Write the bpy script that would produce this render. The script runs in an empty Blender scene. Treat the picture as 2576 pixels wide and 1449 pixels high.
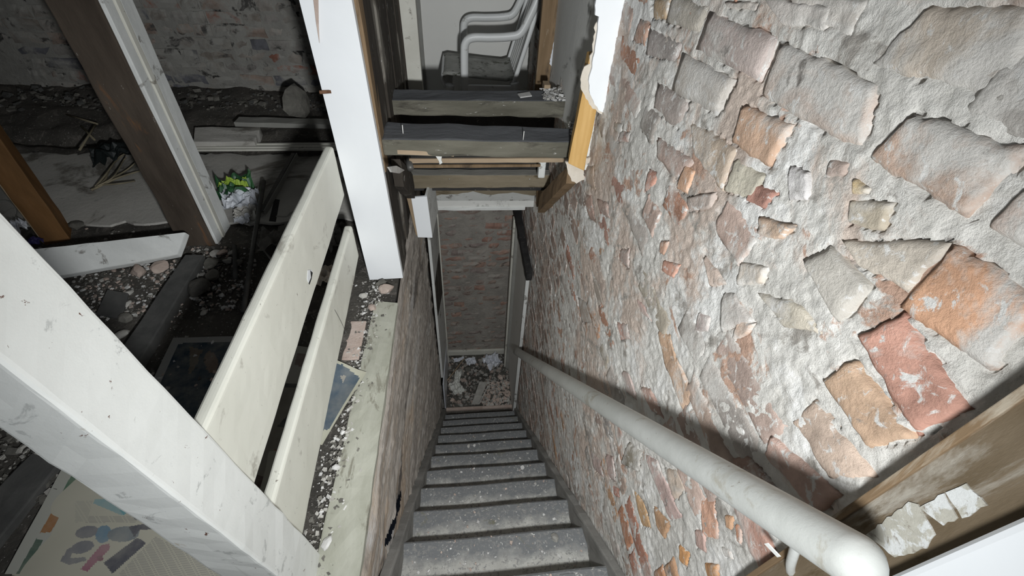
import bpy, bmesh, math, random
import numpy as np
from mathutils import Vector, Matrix, noise as mnoise

random.seed(7)
SC = bpy.context.scene
COL = SC.collection

# ------------------------------------------------------------------ camera
CAM_POS = Vector((0.0, 0.0, 1.4))
F_PX, YAW, PITCH, ROLL = 1112.0, .1366, .7512, .0708
_fw = Vector((math.sin(YAW) * math.cos(PITCH), math.cos(YAW) * math.cos(PITCH), -math.sin(PITCH)))
_rt = Vector((math.cos(YAW), -math.sin(YAW), 0))
_up = _rt.cross(_fw)
RT = _rt * math.cos(ROLL) + _up * math.sin(ROLL)
UP = -_rt * math.sin(ROLL) + _up * math.cos(ROLL)
cam = bpy.data.objects.new('camera', bpy.data.cameras.new('camera'))
COL.objects.link(cam)
m = Matrix((RT, UP, -_fw)).transposed().to_4x4()
m.translation = CAM_POS
cam.matrix_world = m
cam.data.sensor_width = 36.0
cam.data.lens = F_PX / 2576 * 36
cam.data.clip_start = .01
SC.camera = cam

# ------------------------------------------------------------------ world, lamp, exposure
W = bpy.data.worlds.new('world'); SC.world = W
W.use_nodes = True
W.node_tree.nodes['Background'].inputs[0].default_value = (.80, .88, 1.0, 1)
W.node_tree.nodes['Background'].inputs[1].default_value = .09
SC.view_settings.view_transform = 'Standard'
SC.view_settings.look = 'None'
SC.view_settings.gamma = 1
SC.view_settings.use_curve_mapping = False
SC.view_settings.exposure = 0.0
ld = bpy.data.lights.new('hand_lamp', 'SPOT')
ld.energy = 190; ld.color = (.96, .99, 1.0)
ld.shadow_soft_size = .035; ld.spot_size = math.radians(152); ld.spot_blend = 1.0
ld.use_nodes = True                # smoothed fall-off, so surfaces close to the lamp do not blow out
_nt = ld.node_tree; _lf = _nt.nodes.new('ShaderNodeLightFalloff')
_lf.inputs['Strength'].default_value = 1.0; _lf.inputs['Smooth'].default_value = 2.0
_nt.links.new(_lf.outputs['Quadratic'], _nt.nodes['Emission'].inputs['Strength'])
lo = bpy.data.objects.new('hand_lamp', ld); COL.objects.link(lo)
lo.location = (.10, -.10, 1.19)
lo.rotation_euler = (Vector((.07, .80, -.47))).to_track_quat('-Z', 'Y').to_euler()

# ------------------------------------------------------------------ pixel -> place on a real plane (2576 x 1449 photograph)
def ray(u, v): return RT * (u - 1288) - UP * (v - 724.5) + _fw * F_PX
def gx(u, v, x): r = ray(u, v); return CAM_POS + r * (x / r.x)
def gy(u, v, y): r = ray(u, v); return CAM_POS + r * (y / r.y)
def gz(u, v, z): r = ray(u, v); return CAM_POS + r * ((z - CAM_POS.z) / r.z)

# ------------------------------------------------------------------ materials
def ramp2(nt, fac, c1, c2, p1, p2):
    r = nt.nodes.new('ShaderNodeValToRGB')
    r.color_ramp.elements[0].position = p1; r.color_ramp.elements[1].position = p2
    r.color_ramp.elements[0].color = (*c1, 1); r.color_ramp.elements[1].color = (*c2, 1)
    nt.links.new(fac, r.inputs[0]); return r.outputs[0]
def mixc(nt, fac, a, b):
    n = nt.nodes.new('ShaderNodeMix'); n.data_type = 'RGBA'
    nt.links.new(fac, n.inputs[0])
    for s, i in ((a, 6), (b, 7)):
        if isinstance(s, tuple): n.inputs[i].default_value = (*s, 1)
        else: nt.links.new(s, n.inputs[i])
    return n.outputs[2]
def tex(nt, co, scale, detail=5, rough=.6, dist=0.0):
    n = nt.nodes.new('ShaderNodeTexNoise')
    n.inputs['Scale'].default_value = scale; n.inputs['Detail'].default_value = detail
    n.inputs['Roughness'].default_value = rough; n.inputs['Distortion'].default_value = dist
    nt.links.new(co, n.inputs['Vector']); return n.outputs[0]
MATS = {}
def mk(name, c1, c2, scale=8, rough=.85, bump=.3, bscale=60, bdist=.004, stretch=(1, 1, 1),
       spots=(), objcol=False, dust=None, metal=0, trans=0, attr=None, spec=.25, rnd=0, gen=None):
    m = bpy.data.materials.new(name); m.use_nodes = True
    nt = m.node_tree; b = nt.nodes['Principled BSDF']
    geo = nt.nodes.new('ShaderNodeNewGeometry')
    mp = nt.nodes.new('ShaderNodeMapping'); mp.inputs['Scale'].default_value = stretch
    nt.links.new(geo.outputs['Position'], mp.inputs[0]); co = mp.outputs[0]
    if attr:
        a = nt.nodes.new('ShaderNodeAttribute'); a.attribute_name = attr
        n = tex(nt, co, scale)
        col = mixc(nt, ramp2(nt, n, (0, 0, 0), (.35, .35, .35), .35, .7), a.outputs['Color'], c2)
    elif objcol:
        oi = nt.nodes.new('ShaderNodeObjectInfo')
        n = tex(nt, co, scale, 6, .65, .4)
        hs = nt.nodes.new('ShaderNodeHueSaturation')
        nt.links.new(oi.outputs['Color'], hs.inputs['Color'])
        vr = nt.nodes.new('ShaderNodeMapRange'); vr.inputs[1].default_value = .3; vr.inputs[2].default_value = .7
        vr.inputs[3].default_value = .62; vr.inputs[4].default_value = 1.3
        nt.links.new(n, vr.inputs[0]); nt.links.new(vr.outputs[0], hs.inputs['Value'])
        col = hs.outputs[0]
    else:
        n = tex(nt, co, scale, 6, .62, .3)
        col = ramp2(nt, n, c1, c2, .32, .68)
    if rnd:
        oi = nt.nodes.new('ShaderNodeObjectInfo'); hs = nt.nodes.new('ShaderNodeHueSaturation')
        vr = nt.nodes.new('ShaderNodeMapRange'); vr.inputs[3].default_value = 1 - rnd; vr.inputs[4].default_value = 1 + rnd
        nt.links.new(oi.outputs['Random'], vr.inputs[0]); nt.links.new(vr.outputs[0], hs.inputs['Value'])
        nt.links.new(col, hs.inputs['Color']); col = hs.outputs[0]
    if gen:                       # wear that follows the piece's own length: (axis, colour, from, to)
        tc = nt.nodes.new('ShaderNodeTexCoord'); sx = nt.nodes.new('ShaderNodeSeparateXYZ')
        nt.links.new(tc.outputs['Generated'], sx.inputs[0])
        n3 = tex(nt, co, 14, 4); ad = nt.nodes.new('ShaderNodeMath'); ad.operation = 'MULTIPLY_ADD'
        nt.links.new(n3, ad.inputs[0]); ad.inputs[1].default_value = .55; nt.links.new(sx.outputs[gen[0]], ad.inputs[2])
        f = ramp2(nt, ad.outputs[0], (0, 0, 0), (1, 1, 1), gen[2], gen[3])
        col = mixc(nt, f, col, gen[1])
    for (sc, ss, p1, p2) in spots:
        n2 = tex(nt, co, ss, 7, .68, .6)
        f = ramp2(nt, n2, (0, 0, 0), (1, 1, 1), .5 + (p1 - .5) * .66, .5 + (p2 - .5) * .66)
        col = mixc(nt, f, col, sc)
    if dust:                      # pale dust lying on upward faces
        sx = nt.nodes.new('ShaderNodeSeparateXYZ'); nt.links.new(geo.outputs['Normal'], sx.inputs[0])
        f = ramp2(nt, sx.outputs[2], (0, 0, 0), (dust[1],) * 3, .5, .95)
        col = mixc(nt, f, col, dust[0])
    nt.links.new(col, b.inputs['Base Color'])
    b.inputs['Roughness'].default_value = rough; b.inputs['Metallic'].default_value = metal
    b.inputs['Specular IOR Level'].default_value = spec
    if trans: b.inputs['Transmission Weight'].default_value = trans
    if bump:
        nb = tex(nt, co, bscale, 8, .7)
        bp = nt.nodes.new('ShaderNodeBump'); bp.inputs['Strength'].default_value = bump; bp.inputs['Distance'].default_value = bdist
        nt.links.new(nb, bp.inputs['Height']); nt.links.new(bp.outputs[0], b.inputs['Normal'])
    MATS[name] = m
    return m
MORT = (.50, .485, .455)
mk('mortar', (.64, .615, .57), (.86, .835, .79), 11, .95, .85, 48, .009,
   spots=[((.86, .845, .815), 4.2, .52, .62), ((.66, .55, .475), 3.3, .50, .62), ((.40, .37, .335), 9, .60, .70), ((.54, .36, .275), 5.6, .63, .69)])
mk('brick', (.5, .3, .2), (.5, .3, .2), 7, .92, .7, 95, .006, objcol=True,
   spots=[((.68, .65, .61), 5, .51, .68), ((.74, .72, .69), 45, .60, .70), ((.24, .22, .20), 11, .67, .78)])
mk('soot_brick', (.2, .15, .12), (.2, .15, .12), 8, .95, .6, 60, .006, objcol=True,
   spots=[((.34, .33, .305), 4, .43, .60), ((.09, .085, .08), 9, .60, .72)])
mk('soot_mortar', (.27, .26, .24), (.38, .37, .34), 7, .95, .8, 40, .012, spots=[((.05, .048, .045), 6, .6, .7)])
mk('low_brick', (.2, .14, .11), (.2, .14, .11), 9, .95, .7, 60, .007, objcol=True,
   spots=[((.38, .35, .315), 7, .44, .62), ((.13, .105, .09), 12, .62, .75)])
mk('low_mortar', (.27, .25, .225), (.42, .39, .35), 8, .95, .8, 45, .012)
mk('old_plaster', (.40, .355, .315), (.60, .555, .50), 6, .93, .9, 40, .012, stretch=(1, .22, 1.4),
   spots=[((.50, .40, .31), 2.6, .58, .70), ((.17, .15, .135), 5, .60, .72), ((.52, .50, .48), 6, .62, .7)])
mk('white_paint', (.74, .75, .72), (.84, .85, .82), 5, .55, .18, 45, .003, spec=.4,
   spots=[((.50, .43, .33), 6.5, .70, .76), ((.56, .57, .55), 16, .66, .72), ((.16, .08, .06), 34, .755, .775)])
mk('cream_paint', (.74, .735, .65), (.83, .825, .74), 3, .5, .1, 30, .002, spec=.4,
   spots=[((.47, .45, .39), 7, .66, .78), ((.25, .22, .19), 60, .75, .78)])
mk('rail_paint', (.56, .57, .54), (.70, .71, .68), 8, .5, .25, 40, .003, spec=.4,
   spots=[((.48, .46, .40), 9, .62, .72), ((.26, .22, .16), 48, .745, .765)])
mk('plasterboard', (.78, .80, .82), (.84, .86, .88), 2, .75, .04, 90, .001, spots=[((.66, .66, .66), 11, .74, .78)])
mk('plaster_core', (.58, .52, .44), (.70, .64, .56), 14, .95, .6, 60, .006)
mk('white_plaster', (.66, .67, .65), (.80, .81, .79), 5, .9, .3, 40, .004, spots=[((.30, .29, .27), 9, .62, .7)])
mk('grey_plaster', (.68, .68, .65), (.77, .77, .74), 2.5, .9, .25, 50, .004, spots=[((.30, .30, .28), 4, .62, .74)])
mk('room_paint', (.82, .81, .77), (.87, .86, .82), 2, .85, .1, 70, .002, spots=[((.58, .55, .52), 9, .70, .78)])
mk('cream_trim', (.60, .585, .52), (.70, .69, .62), 6, .6, .15, 40, .003, spots=[((.30, .28, .24), 12, .66, .74)])
mk('grey_trim', (.26, .255, .235), (.33, .325, .30), 6, .7, .15, 40, .003)
mk('dark_joist', (.085, .080, .062), (.19, .18, .145), 5, .9, .6, 50, .006, stretch=(.35, 1, 1.5),
   spots=[((.06, .055, .045), 7, .58, .72), ((.45, .44, .42), 55, .72, .76)], dust=((.125, .13, .14), .92))
mk('dusty_joist', (.15, .125, .085), (.25, .21, .15), 6, .9, .5, 50, .006, stretch=(.35, 1, 1.5),
   spots=[((.10, .075, .045), 7, .60, .72)], dust=((.24, .235, .215), .9))
mk('post_wood', (.045, .034, .026), (.095, .075, .058), 6, .9, .5, 45, .006, stretch=(1.4, 1, .3), spots=[((.16, .085, .045), 6, .64, .74), ((.6, .58, .55), 40, .76, .785)])
mk('dark_wood', (.035, .029, .024), (.075, .064, .052), 6, .9, .6, 45, .006, stretch=(1.4, 1, .3),
   spots=[((.20, .185, .16), 7, .58, .72), ((.55, .54, .52), 40, .73, .765)])
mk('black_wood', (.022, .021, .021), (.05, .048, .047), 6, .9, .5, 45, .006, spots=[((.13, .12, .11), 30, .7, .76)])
mk('brown_stud', (.15, .10, .055), (.27, .185, .11), 8, .8, .35, 60, .004, stretch=(1.5, 1.5, .25),
   spots=[((.10, .07, .045), 8, .58, .72), ((.42, .36, .28), 9, .64, .74)])
mk('pine', (.50, .30, .10), (.66, .43, .18), 22, .7, .2, 60, .003, stretch=(1.5, 1.5, .12))
mk('orange_wood', (.11, .055, .018), (.19, .095, .035), 8, .7, .25, 50, .004, stretch=(1.5, 1.5, .3))
mk('pale_wood', (.30, .22, .14), (.40, .30, .20), 8, .7, .25, 50, .004, stretch=(1.5, 1.5, .3))
mk('jamb_wood', (.105, .075, .042), (.20, .155, .105), 11, .8, .4, 70, .004, stretch=(1, 1.6, .35),
   spots=[((.36, .33, .28), 9, .58, .72), ((.10, .07, .035), 13, .62, .74)])
mk('lath', (.30, .22, .15), (.46, .36, .25), 9, .85, .35, 60, .004, stretch=(.3, 1, 1))
mk('concrete', (.42, .405, .375), (.55, .53, .49), 3, .95, .5, 45, .006, spots=[((.20, .185, .16), 2.5, .58, .70), ((.40, .39, .36), 22, .68, .74)])
mk('dirt', (.06, .056, .050), (.15, .138, .12), 5, .98, 1.0, 70, .012, spots=[((.42, .40, .38), 90, .67, .72), ((.20, .18, .16), 12, .6, .7)])
mk('edge_board', (.36, .36, .295), (.50, .50, .43), 10, .9, .5, 55, .005, stretch=(1.2, .5, 1), spots=[((.27, .26, .21), 13, .60, .70)])
mk('lino', (.40, .39, .36), (.52, .51, .475), 9, .85, .7, 110, .004,
   gen=(1, (.19, .196, .20), .80, 1.36), spots=[((.27, .265, .255), 85, .55, .63), ((.58, .57, .54), 60, .66, .72), ((.19, .185, .14), 7, .66, .76)])
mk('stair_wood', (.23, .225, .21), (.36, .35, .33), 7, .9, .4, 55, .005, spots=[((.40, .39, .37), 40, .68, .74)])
mk('riser_wood_shaded', (.03, .029, .027), (.06, .058, .055), 7, .95, .3, 55, .005)  # shade put into the colour: near-black deepens the bands under the nosings
mk('rock_grey', (.36, .345, .315), (.56, .54, .50), 14, .95, .7, 70, .006, rnd=.3)
mk('rock_dark', (.10, .095, .085), (.21, .20, .175), 14, .95, .7, 70, .006, rnd=.35)
mk('rock_pink', (.44, .34, .29), (.60, .50, .44), 14, .95, .7, 70, .006, rnd=.25)
mk('chip_white', (.55, .54, .52), (.76, .75, .73), 30, .9, .2, 80, .003, rnd=.2)
mk('paper', (.60, .60, .56), (.72, .72, .68), 8, .9, .1, 60, .002)
mk('poly_white', (.58, .60, .64), (.74, .76, .82), 8, .35, .1, 60, .002, spec=.6)
mk('print', (0, 0, 0), (.42, .40, .34), 20, .85, .05, 60, .001, attr='Col')
mk('plastic_chair', (.74, .75, .74), (.82, .83, .82), 5, .38, .05, 40, .002, spec=.5, spots=[((.50, .50, .47), 14, .66, .76)])
mk('chair_seat', (.26, .26, .235), (.46, .46, .43), 9, .55, .15, 60, .003, spec=.4, spots=[((.08, .085, .06), 14, .58, .68)])
mk('chair_seat_rim', (.52, .53, .52), (.58, .59, .58), 5, .38, .05, 40, .002, spec=.5)
mk('metal_dark', (.10, .10, .095), (.18, .175, .165), 12, .5, .2, 60, .003, metal=.5)
mk('rust', (.10, .05, .03), (.22, .12, .07), 30, .8, .4, 90, .003)
mk('green_plastic', (.02, .075, .03), (.04, .14, .05), 9, .4, .1, 40, .003, spec=.5)
mk('lime_plastic', (.34, .50, .06), (.42, .58, .10), 9, .4, .1, 40, .003, spec=.5)
mk('black_bag', (.008, .012, .012), (.018, .022, .022), 9, .5, .1, 40, .003)
mk('navy', (.035, .03, .10), (.06, .05, .16), 9, .5, .1, 40, .003)
mk('twig', (.20, .175, .12), (.30, .26, .18), 12, .9, .2, 60, .003)
mk('cable', (.30, .29, .26), (.38, .37, .34), 12, .6, .1, 60, .003)
mk('blue_void', (.16, .18, .24), (.22, .25, .32), 9, .9, .3, 60, .003)
mk('slate', (.07, .07, .068), (.12, .118, .112), 9, .9, .4, 60, .004)
mk('chalk', (.40, .385, .33), (.52, .50, .44), 40, .9, .5, 90, .003, spots=[((.66, .67, .66), 28, .50, .56), ((.30, .27, .23), 60, .6, .68)])
def M(n): return MATS[n]

# ------------------------------------------------------------------ helpers
def link(name, me, mat, parent=None, smooth=False):
    o = bpy.data.objects.new(name, me); COL.objects.link(o)
    if mat and not me.materials: me.materials.append(M(mat))
    if parent: o.parent = parent
    if smooth: me.polygons.foreach_set('use_smooth', [True] * len(me.polygons))
    return o
def mesh(name, verts, faces, mat, parent=None, smooth=False):
    me = bpy.data.meshes.new(name); me.from_pydata([tuple(v) for v in verts], [], faces); me.update()
    return link(name, me, mat, parent, smooth)
def tag(o, label, cat, group=None):
    o['label'] = label; o['category'] = cat
    if group: o['group'] = group
    return o
def struct(o): o['kind'] = 'structure'; return o
def stuff(o): o['kind'] = 'stuff'; return o
def thing(name, label, cat, loc=(0, 0, 0), group=None):
    o = bpy.data.objects.new(name, None); COL.objects.link(o); o.location = loc; o.empty_display_size = .05
    return tag(o, label, cat, group)
def put(o, parent):               # parent without moving (parents here are unrotated empties or unmoved meshes)
    o.parent = parent; o.location = Vector(o.location) - Vector(parent.location); return o
HEXF = [(0, 3, 2, 1), (4, 5, 6, 7), (0, 1, 5, 4), (1, 2, 6, 5), (2, 3, 7, 6), (3, 0, 4, 7)]
def hexa(name, c8, mat, parent=None, bevel=.003, cuts=0, rough=0.0, rs=14, segs=2):
    """solid from 8 corners (4 of one side, 4 of the other), bevelled, optionally cut finer and roughened"""
    bm = bmesh.new()
    vs = [bm.verts.new(tuple(c)) for c in c8]
    for f in HEXF: bm.faces.new([vs[i] for i in f])
    bmesh.ops.recalc_face_normals(bm, faces=bm.faces)
    if bevel: bmesh.ops.bevel(bm, geom=list(bm.edges), offset=bevel, segments=segs, affect='EDGES', profile=.6)
    if cuts:
        for _ in range(cuts):
            le = [e for e in bm.edges if e.calc_length() > .05]
            if not le: break
            bmesh.ops.subdivide_edges(bm, edges=le, cuts=1, use_grid_fill=True)
        bmesh.ops.triangulate(bm, faces=[f for f in bm.faces if len(f.verts) > 4])
    if rough:
        bm.normal_update()
        for v in bm.verts:
            v.co += v.normal * (mnoise.fractal(v.co * rs, 1, 2, 3) * rough)
    me = bpy.data.meshes.new(name); bm.to_mesh(me); bm.free()
    o = link(name, me, mat, None, False)
    if parent: put(o, parent)
    return o
def box(name, lo, hi, mat, parent=None, **k):
    (a, b, c), (d, e, f) = lo, hi
    return hexa(name, [(a, b, c), (d, b, c), (d, e, c), (a, e, c), (a, b, f), (d, b, f), (d, e, f), (a, e, f)], mat, parent, **k)
def slab(name, quad, th, mat, parent=None, **k):
    th = Vector(th); q = [Vector(p) for p in quad]
    return hexa(name, q + [p + th for p in q], mat, parent, **k)
def beam(name, p, q, w, h, mat, parent=None, upv=(0, 0, 1), **k):
    """bar from p to q, w across and h along upv"""
    p, q = Vector(p), Vector(q); d = (q - p).normalized()
    s = d.cross(Vector(upv)).normalized(); t = s.cross(d).normalized()
    c = lambda o: [o - s * w / 2 - t * h / 2, o + s * w / 2 - t * h / 2, o + s * w / 2 + t * h / 2, o - s * w / 2 + t * h / 2]
    return hexa(name, c(p) + c(q), mat, parent, **k)
def poly(name, pts, th, mat, parent=None):
    """flat outline with real thickness"""
    th = Vector(th); pts = [Vector(p) for p in pts]; n = len(pts)
    V = pts + [p + th for p in pts]
    F = [tuple(range(n)), tuple(range(2 * n - 1, n - 1, -1))] + [(i, i + n, (i + 1) % n + n, (i + 1) % n) for i in range(n)]
    o = mesh(name, V, F, mat)
    bm = bmesh.new(); bm.from_mesh(o.data); bmesh.ops.recalc_face_normals(bm, faces=bm.faces)
    bmesh.ops.triangulate(bm, faces=[f for f in bm.faces if len(f.verts) > 4]); bm.to_mesh(o.data); bm.free()
    if parent: put(o, parent)
    return o
def ragged(pts, step=.02, amp=.006, seed=1):
    """break a straight outline into a torn one (in the plane of the outline)"""
    r = random.Random(seed); out = []
    for i, p in enumerate(pts):
        p = Vector(p); q = Vector(pts[(i + 1) % len(pts)]); n = max(1, int((q - p).length / step))
        for j in range(n):
            t = p.lerp(q, j / n)
            if j: t = t + (q - p).normalized().cross((Vector(pts[1]) - Vector(pts[0])).cross(Vector(pts[2]) - Vector(pts[0])).normalized()) * r.uniform(-amp, amp)
            out.append(t)
    return out
def tube(name, pts, r, mat, parent=None, segs=10, r2=None, flat=1.0):
    pts = [Vector(p) for p in pts]; n = len(pts); V = []; F = []; ref = None
    for i, p in enumerate(pts):
        d = (pts[min(i + 1, n - 1)] - pts[max(i - 1, 0)]).normalized()
        if ref is None: ref = d.orthogonal().normalized() if abs(d.z) > .9 else d.cross(Vector((0, 0, 1))).normalized()
        s = (ref - d * ref.dot(d)).normalized(); t = d.cross(s); ref = s
        rr = r + ((r2 - r) * i / (n - 1) if r2 else 0)
        for k in range(segs):
            a = 2 * math.pi * k / segs
            V.append(p + s * math.cos(a) * rr + t * math.sin(a) * rr * flat)
    for i in range(n - 1):
        for k in range(segs):
            a = i * segs + k; b = i * segs + (k + 1) % segs
            F.append((a, b, b + segs, a + segs))
    F.append(tuple(range(segs - 1, -1, -1))); F.append(tuple(range((n - 1) * segs, n * segs)))
    o = mesh(name, V, F, mat, None, True)
    if parent: put(o, parent)
    return o
def smooth_path(pts, n=6):
    pts = [Vector(p) for p in pts]; out = []
    for i in range(len(pts) - 1):
        p0, p1, p2, p3 = pts[max(i - 1, 0)], pts[i], pts[i + 1], pts[min(i + 2, len(pts) - 1)]
        for j in range(n):
            t = j / n
            out.append(.5 * ((2 * p1) + (p2 - p0) * t + (2 * p0 - 5 * p1 + 4 * p2 - p3) * t * t + (3 * p1 - p0 - 3 * p2 + p3) * t ** 3))
    out.append(pts[-1]); return out
def rock(name, loc, size, mat, seed, parent=None, flat=.6, sub=2):
    bm = bmesh.new(); bmesh.ops.create_icosphere(bm, subdivisions=sub, radius=1)
    r = random.Random(seed); off = Vector((r.uniform(0, 50), r.uniform(0, 50), r.uniform(0, 50)))
    pl = [(Vector((r.gauss(0, 1), r.gauss(0, 1), r.gauss(0, 1))).normalized(), r.uniform(.45, .8)) for _ in range(7)]
    for v in bm.verts:
        for n, d in pl:
            e = v.co.dot(n) - d
            if e > 0: v.co -= n * e
        v.co *= 1 + .12 * mnoise.noise(v.co * 2 + off)
    a = r.uniform(0, 6.28)
    Mx = Matrix.Rotation(a, 4, 'Z') @ Matrix.Diagonal((size[0], size[1], size[2] if len(size) > 2 else size[0] * flat, 1))
    bm.transform(Mx)
    zmin = min(v.co.z for v in bm.verts)
    for v in bm.verts: v.co.z -= zmin
    me = bpy.data.meshes.new(name); bm.to_mesh(me); bm.free()
    o = link(name, me, mat); o.location = loc
    if parent: put(o, parent)
    return o
def chips(name, n, sampler, smin, smax, mats, parent=None, seed=3, flat=.5):
    """a litter nobody could count: many small angular bits in one mesh"""
    r = random.Random(seed); V = []; F = []; mi = []
    base = [(-1, -1, -1), (1, -1, -1), (1, 1, -1), (-1, 1, -1), (-1, -1, 1), (1, -1, 1), (1, 1, 1), (-1, 1, 1)]
    for _ in range(n):
        p = Vector(sampler(r)); s = smin + (smax - smin) * r.random() ** 2.5
        Mx = Matrix.Rotation(r.uniform(0, 6.3), 3, 'Z') @ Matrix.Rotation(r.uniform(-.5, .5), 3, 'X')
        k = len(V); sc = Vector((s, s * r.uniform(.5, 1), s * flat * r.uniform(.4, 1)))
        for b in base:
            q = Vector((b[0] * r.uniform(.35, 1) * sc.x, b[1] * r.uniform(.35, 1) * sc.y, b[2] * sc.z))
            V.append(p + Mx @ q)
        F += [tuple(k + i for i in f) for f in HEXF]; mi += [r.randrange(len(mats))] * 6
    o = mesh(name, V, F, mats[0])
    for x in mats[1:]: o.data.materials.append(M(x))
    o.data.polygons.foreach_set('material_index', mi)
    if parent: o.parent = parent
    return stuff(o)

# numpy value noise
def vn(x, y, seed=0):
    xi = np.floor(x).astype(np.int64); yi = np.floor(y).astype(np.int64); fx = x - xi; fy = y - yi
    fx = fx * fx * (3 - 2 * fx); fy = fy * fy * (3 - 2 * fy)
    def h(a, b):
        n = (a * 374761393 + b * 668265263 + seed * 1442695041) & 0xffffffff
        n = ((n ^ (n >> 13)) * 1274126177) & 0xffffffff
        return ((n ^ (n >> 16)) & 0xffff) / 65535.0
    a, b, c, d = h(xi, yi), h(xi + 1, yi), h(xi, yi + 1), h(xi + 1, yi + 1)
    return (a + (b - a) * fx) * (1 - fy) + (c + (d - c) * fx) * fy
def fbm(x, y, oct=4, seed=0, gain=.55):
    s = 0; a = 1; t = 0
    for i in range(oct):
        s = s + a * vn(x * 2 ** i + 17.3 * i, y * 2 ** i + 5.1 * i, seed + i); t += a; a *= gain
    return s / t * 2 - 1
def grid_mesh(name, P, mat, keep=None, smooth=True):
    """P: (n,m,3) array of points -> mesh"""
    n, mm = P.shape[:2]
    idx = np.arange(n * mm).reshape(n, mm)
    Q = np.stack([idx[:-1, :-1], idx[1:, :-1], idx[1:, 1:], idx[:-1, 1:]], -1).reshape(-1, 4)
    if keep is not None:
        kk = keep[:-1, :-1] | keep[1:, :-1] | keep[1:, 1:] | keep[:-1, 1:]
        Q = Q[kk.reshape(-1)]
        used = np.unique(Q); remap = -np.ones(n * mm, int); remap[used] = np.arange(len(used))
        Q = remap[Q]; V = P.reshape(-1, 3)[used]
    else: V = P.reshape(-1, 3)
    me = bpy.data.meshes.new(name)
    me.vertices.add(len(V)); me.vertices.foreach_set('co', V.astype(np.float32).reshape(-1))
    me.loops.add(len(Q) * 4); me.loops.foreach_set('vertex_index', Q.astype(np.int32).reshape(-1))
    me.polygons.add(len(Q)); me.polygons.foreach_set('loop_start', np.arange(0, len(Q) * 4, 4, dtype=np.int32))
    me.polygons.foreach_set('loop_total', np.full(len(Q), 4, np.int32))
    me.update(calc_edges=True); me.validate()
    return link(name, me, mat, None, smooth)

# ------------------------------------------------------------------ key measures
XR, XL = .46, -.31                # stairwell walls
Y0, GOING, RISE, NST = .203, .192, .2208, 12
def nose(k): return Y0 + GOING * k, -RISE * k
def stair_z(y): return -RISE * (y - Y0) / GOING
LOW = -RISE * NST                 # lower floor level

# ================================================================== SETTING
# ---- right brick wall ------------------------------------------------
def und(y, z): return .010 * fbm(np.asarray(y) * 2.3, np.asarray(z) * 2.3, 3, 11)
ys = [.162]
while ys[-1] < 3.3: ys.append(ys[-1] + .0035 + .0035 * (ys[-1] - .16) * 1.3)
zs = [1.62]
while zs[-1] > LOW - .1: zs.append(zs[-1] - (.0042 if zs[-1] > .1 else .0042 + .004 * min(1.5, .1 - zs[-1])))
Yg, Zg = np.meshgrid(np.array(ys), np.array(zs), indexing='ij')
CH, ZTOP = .0825, 1.332           # course height and a bed joint
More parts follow.
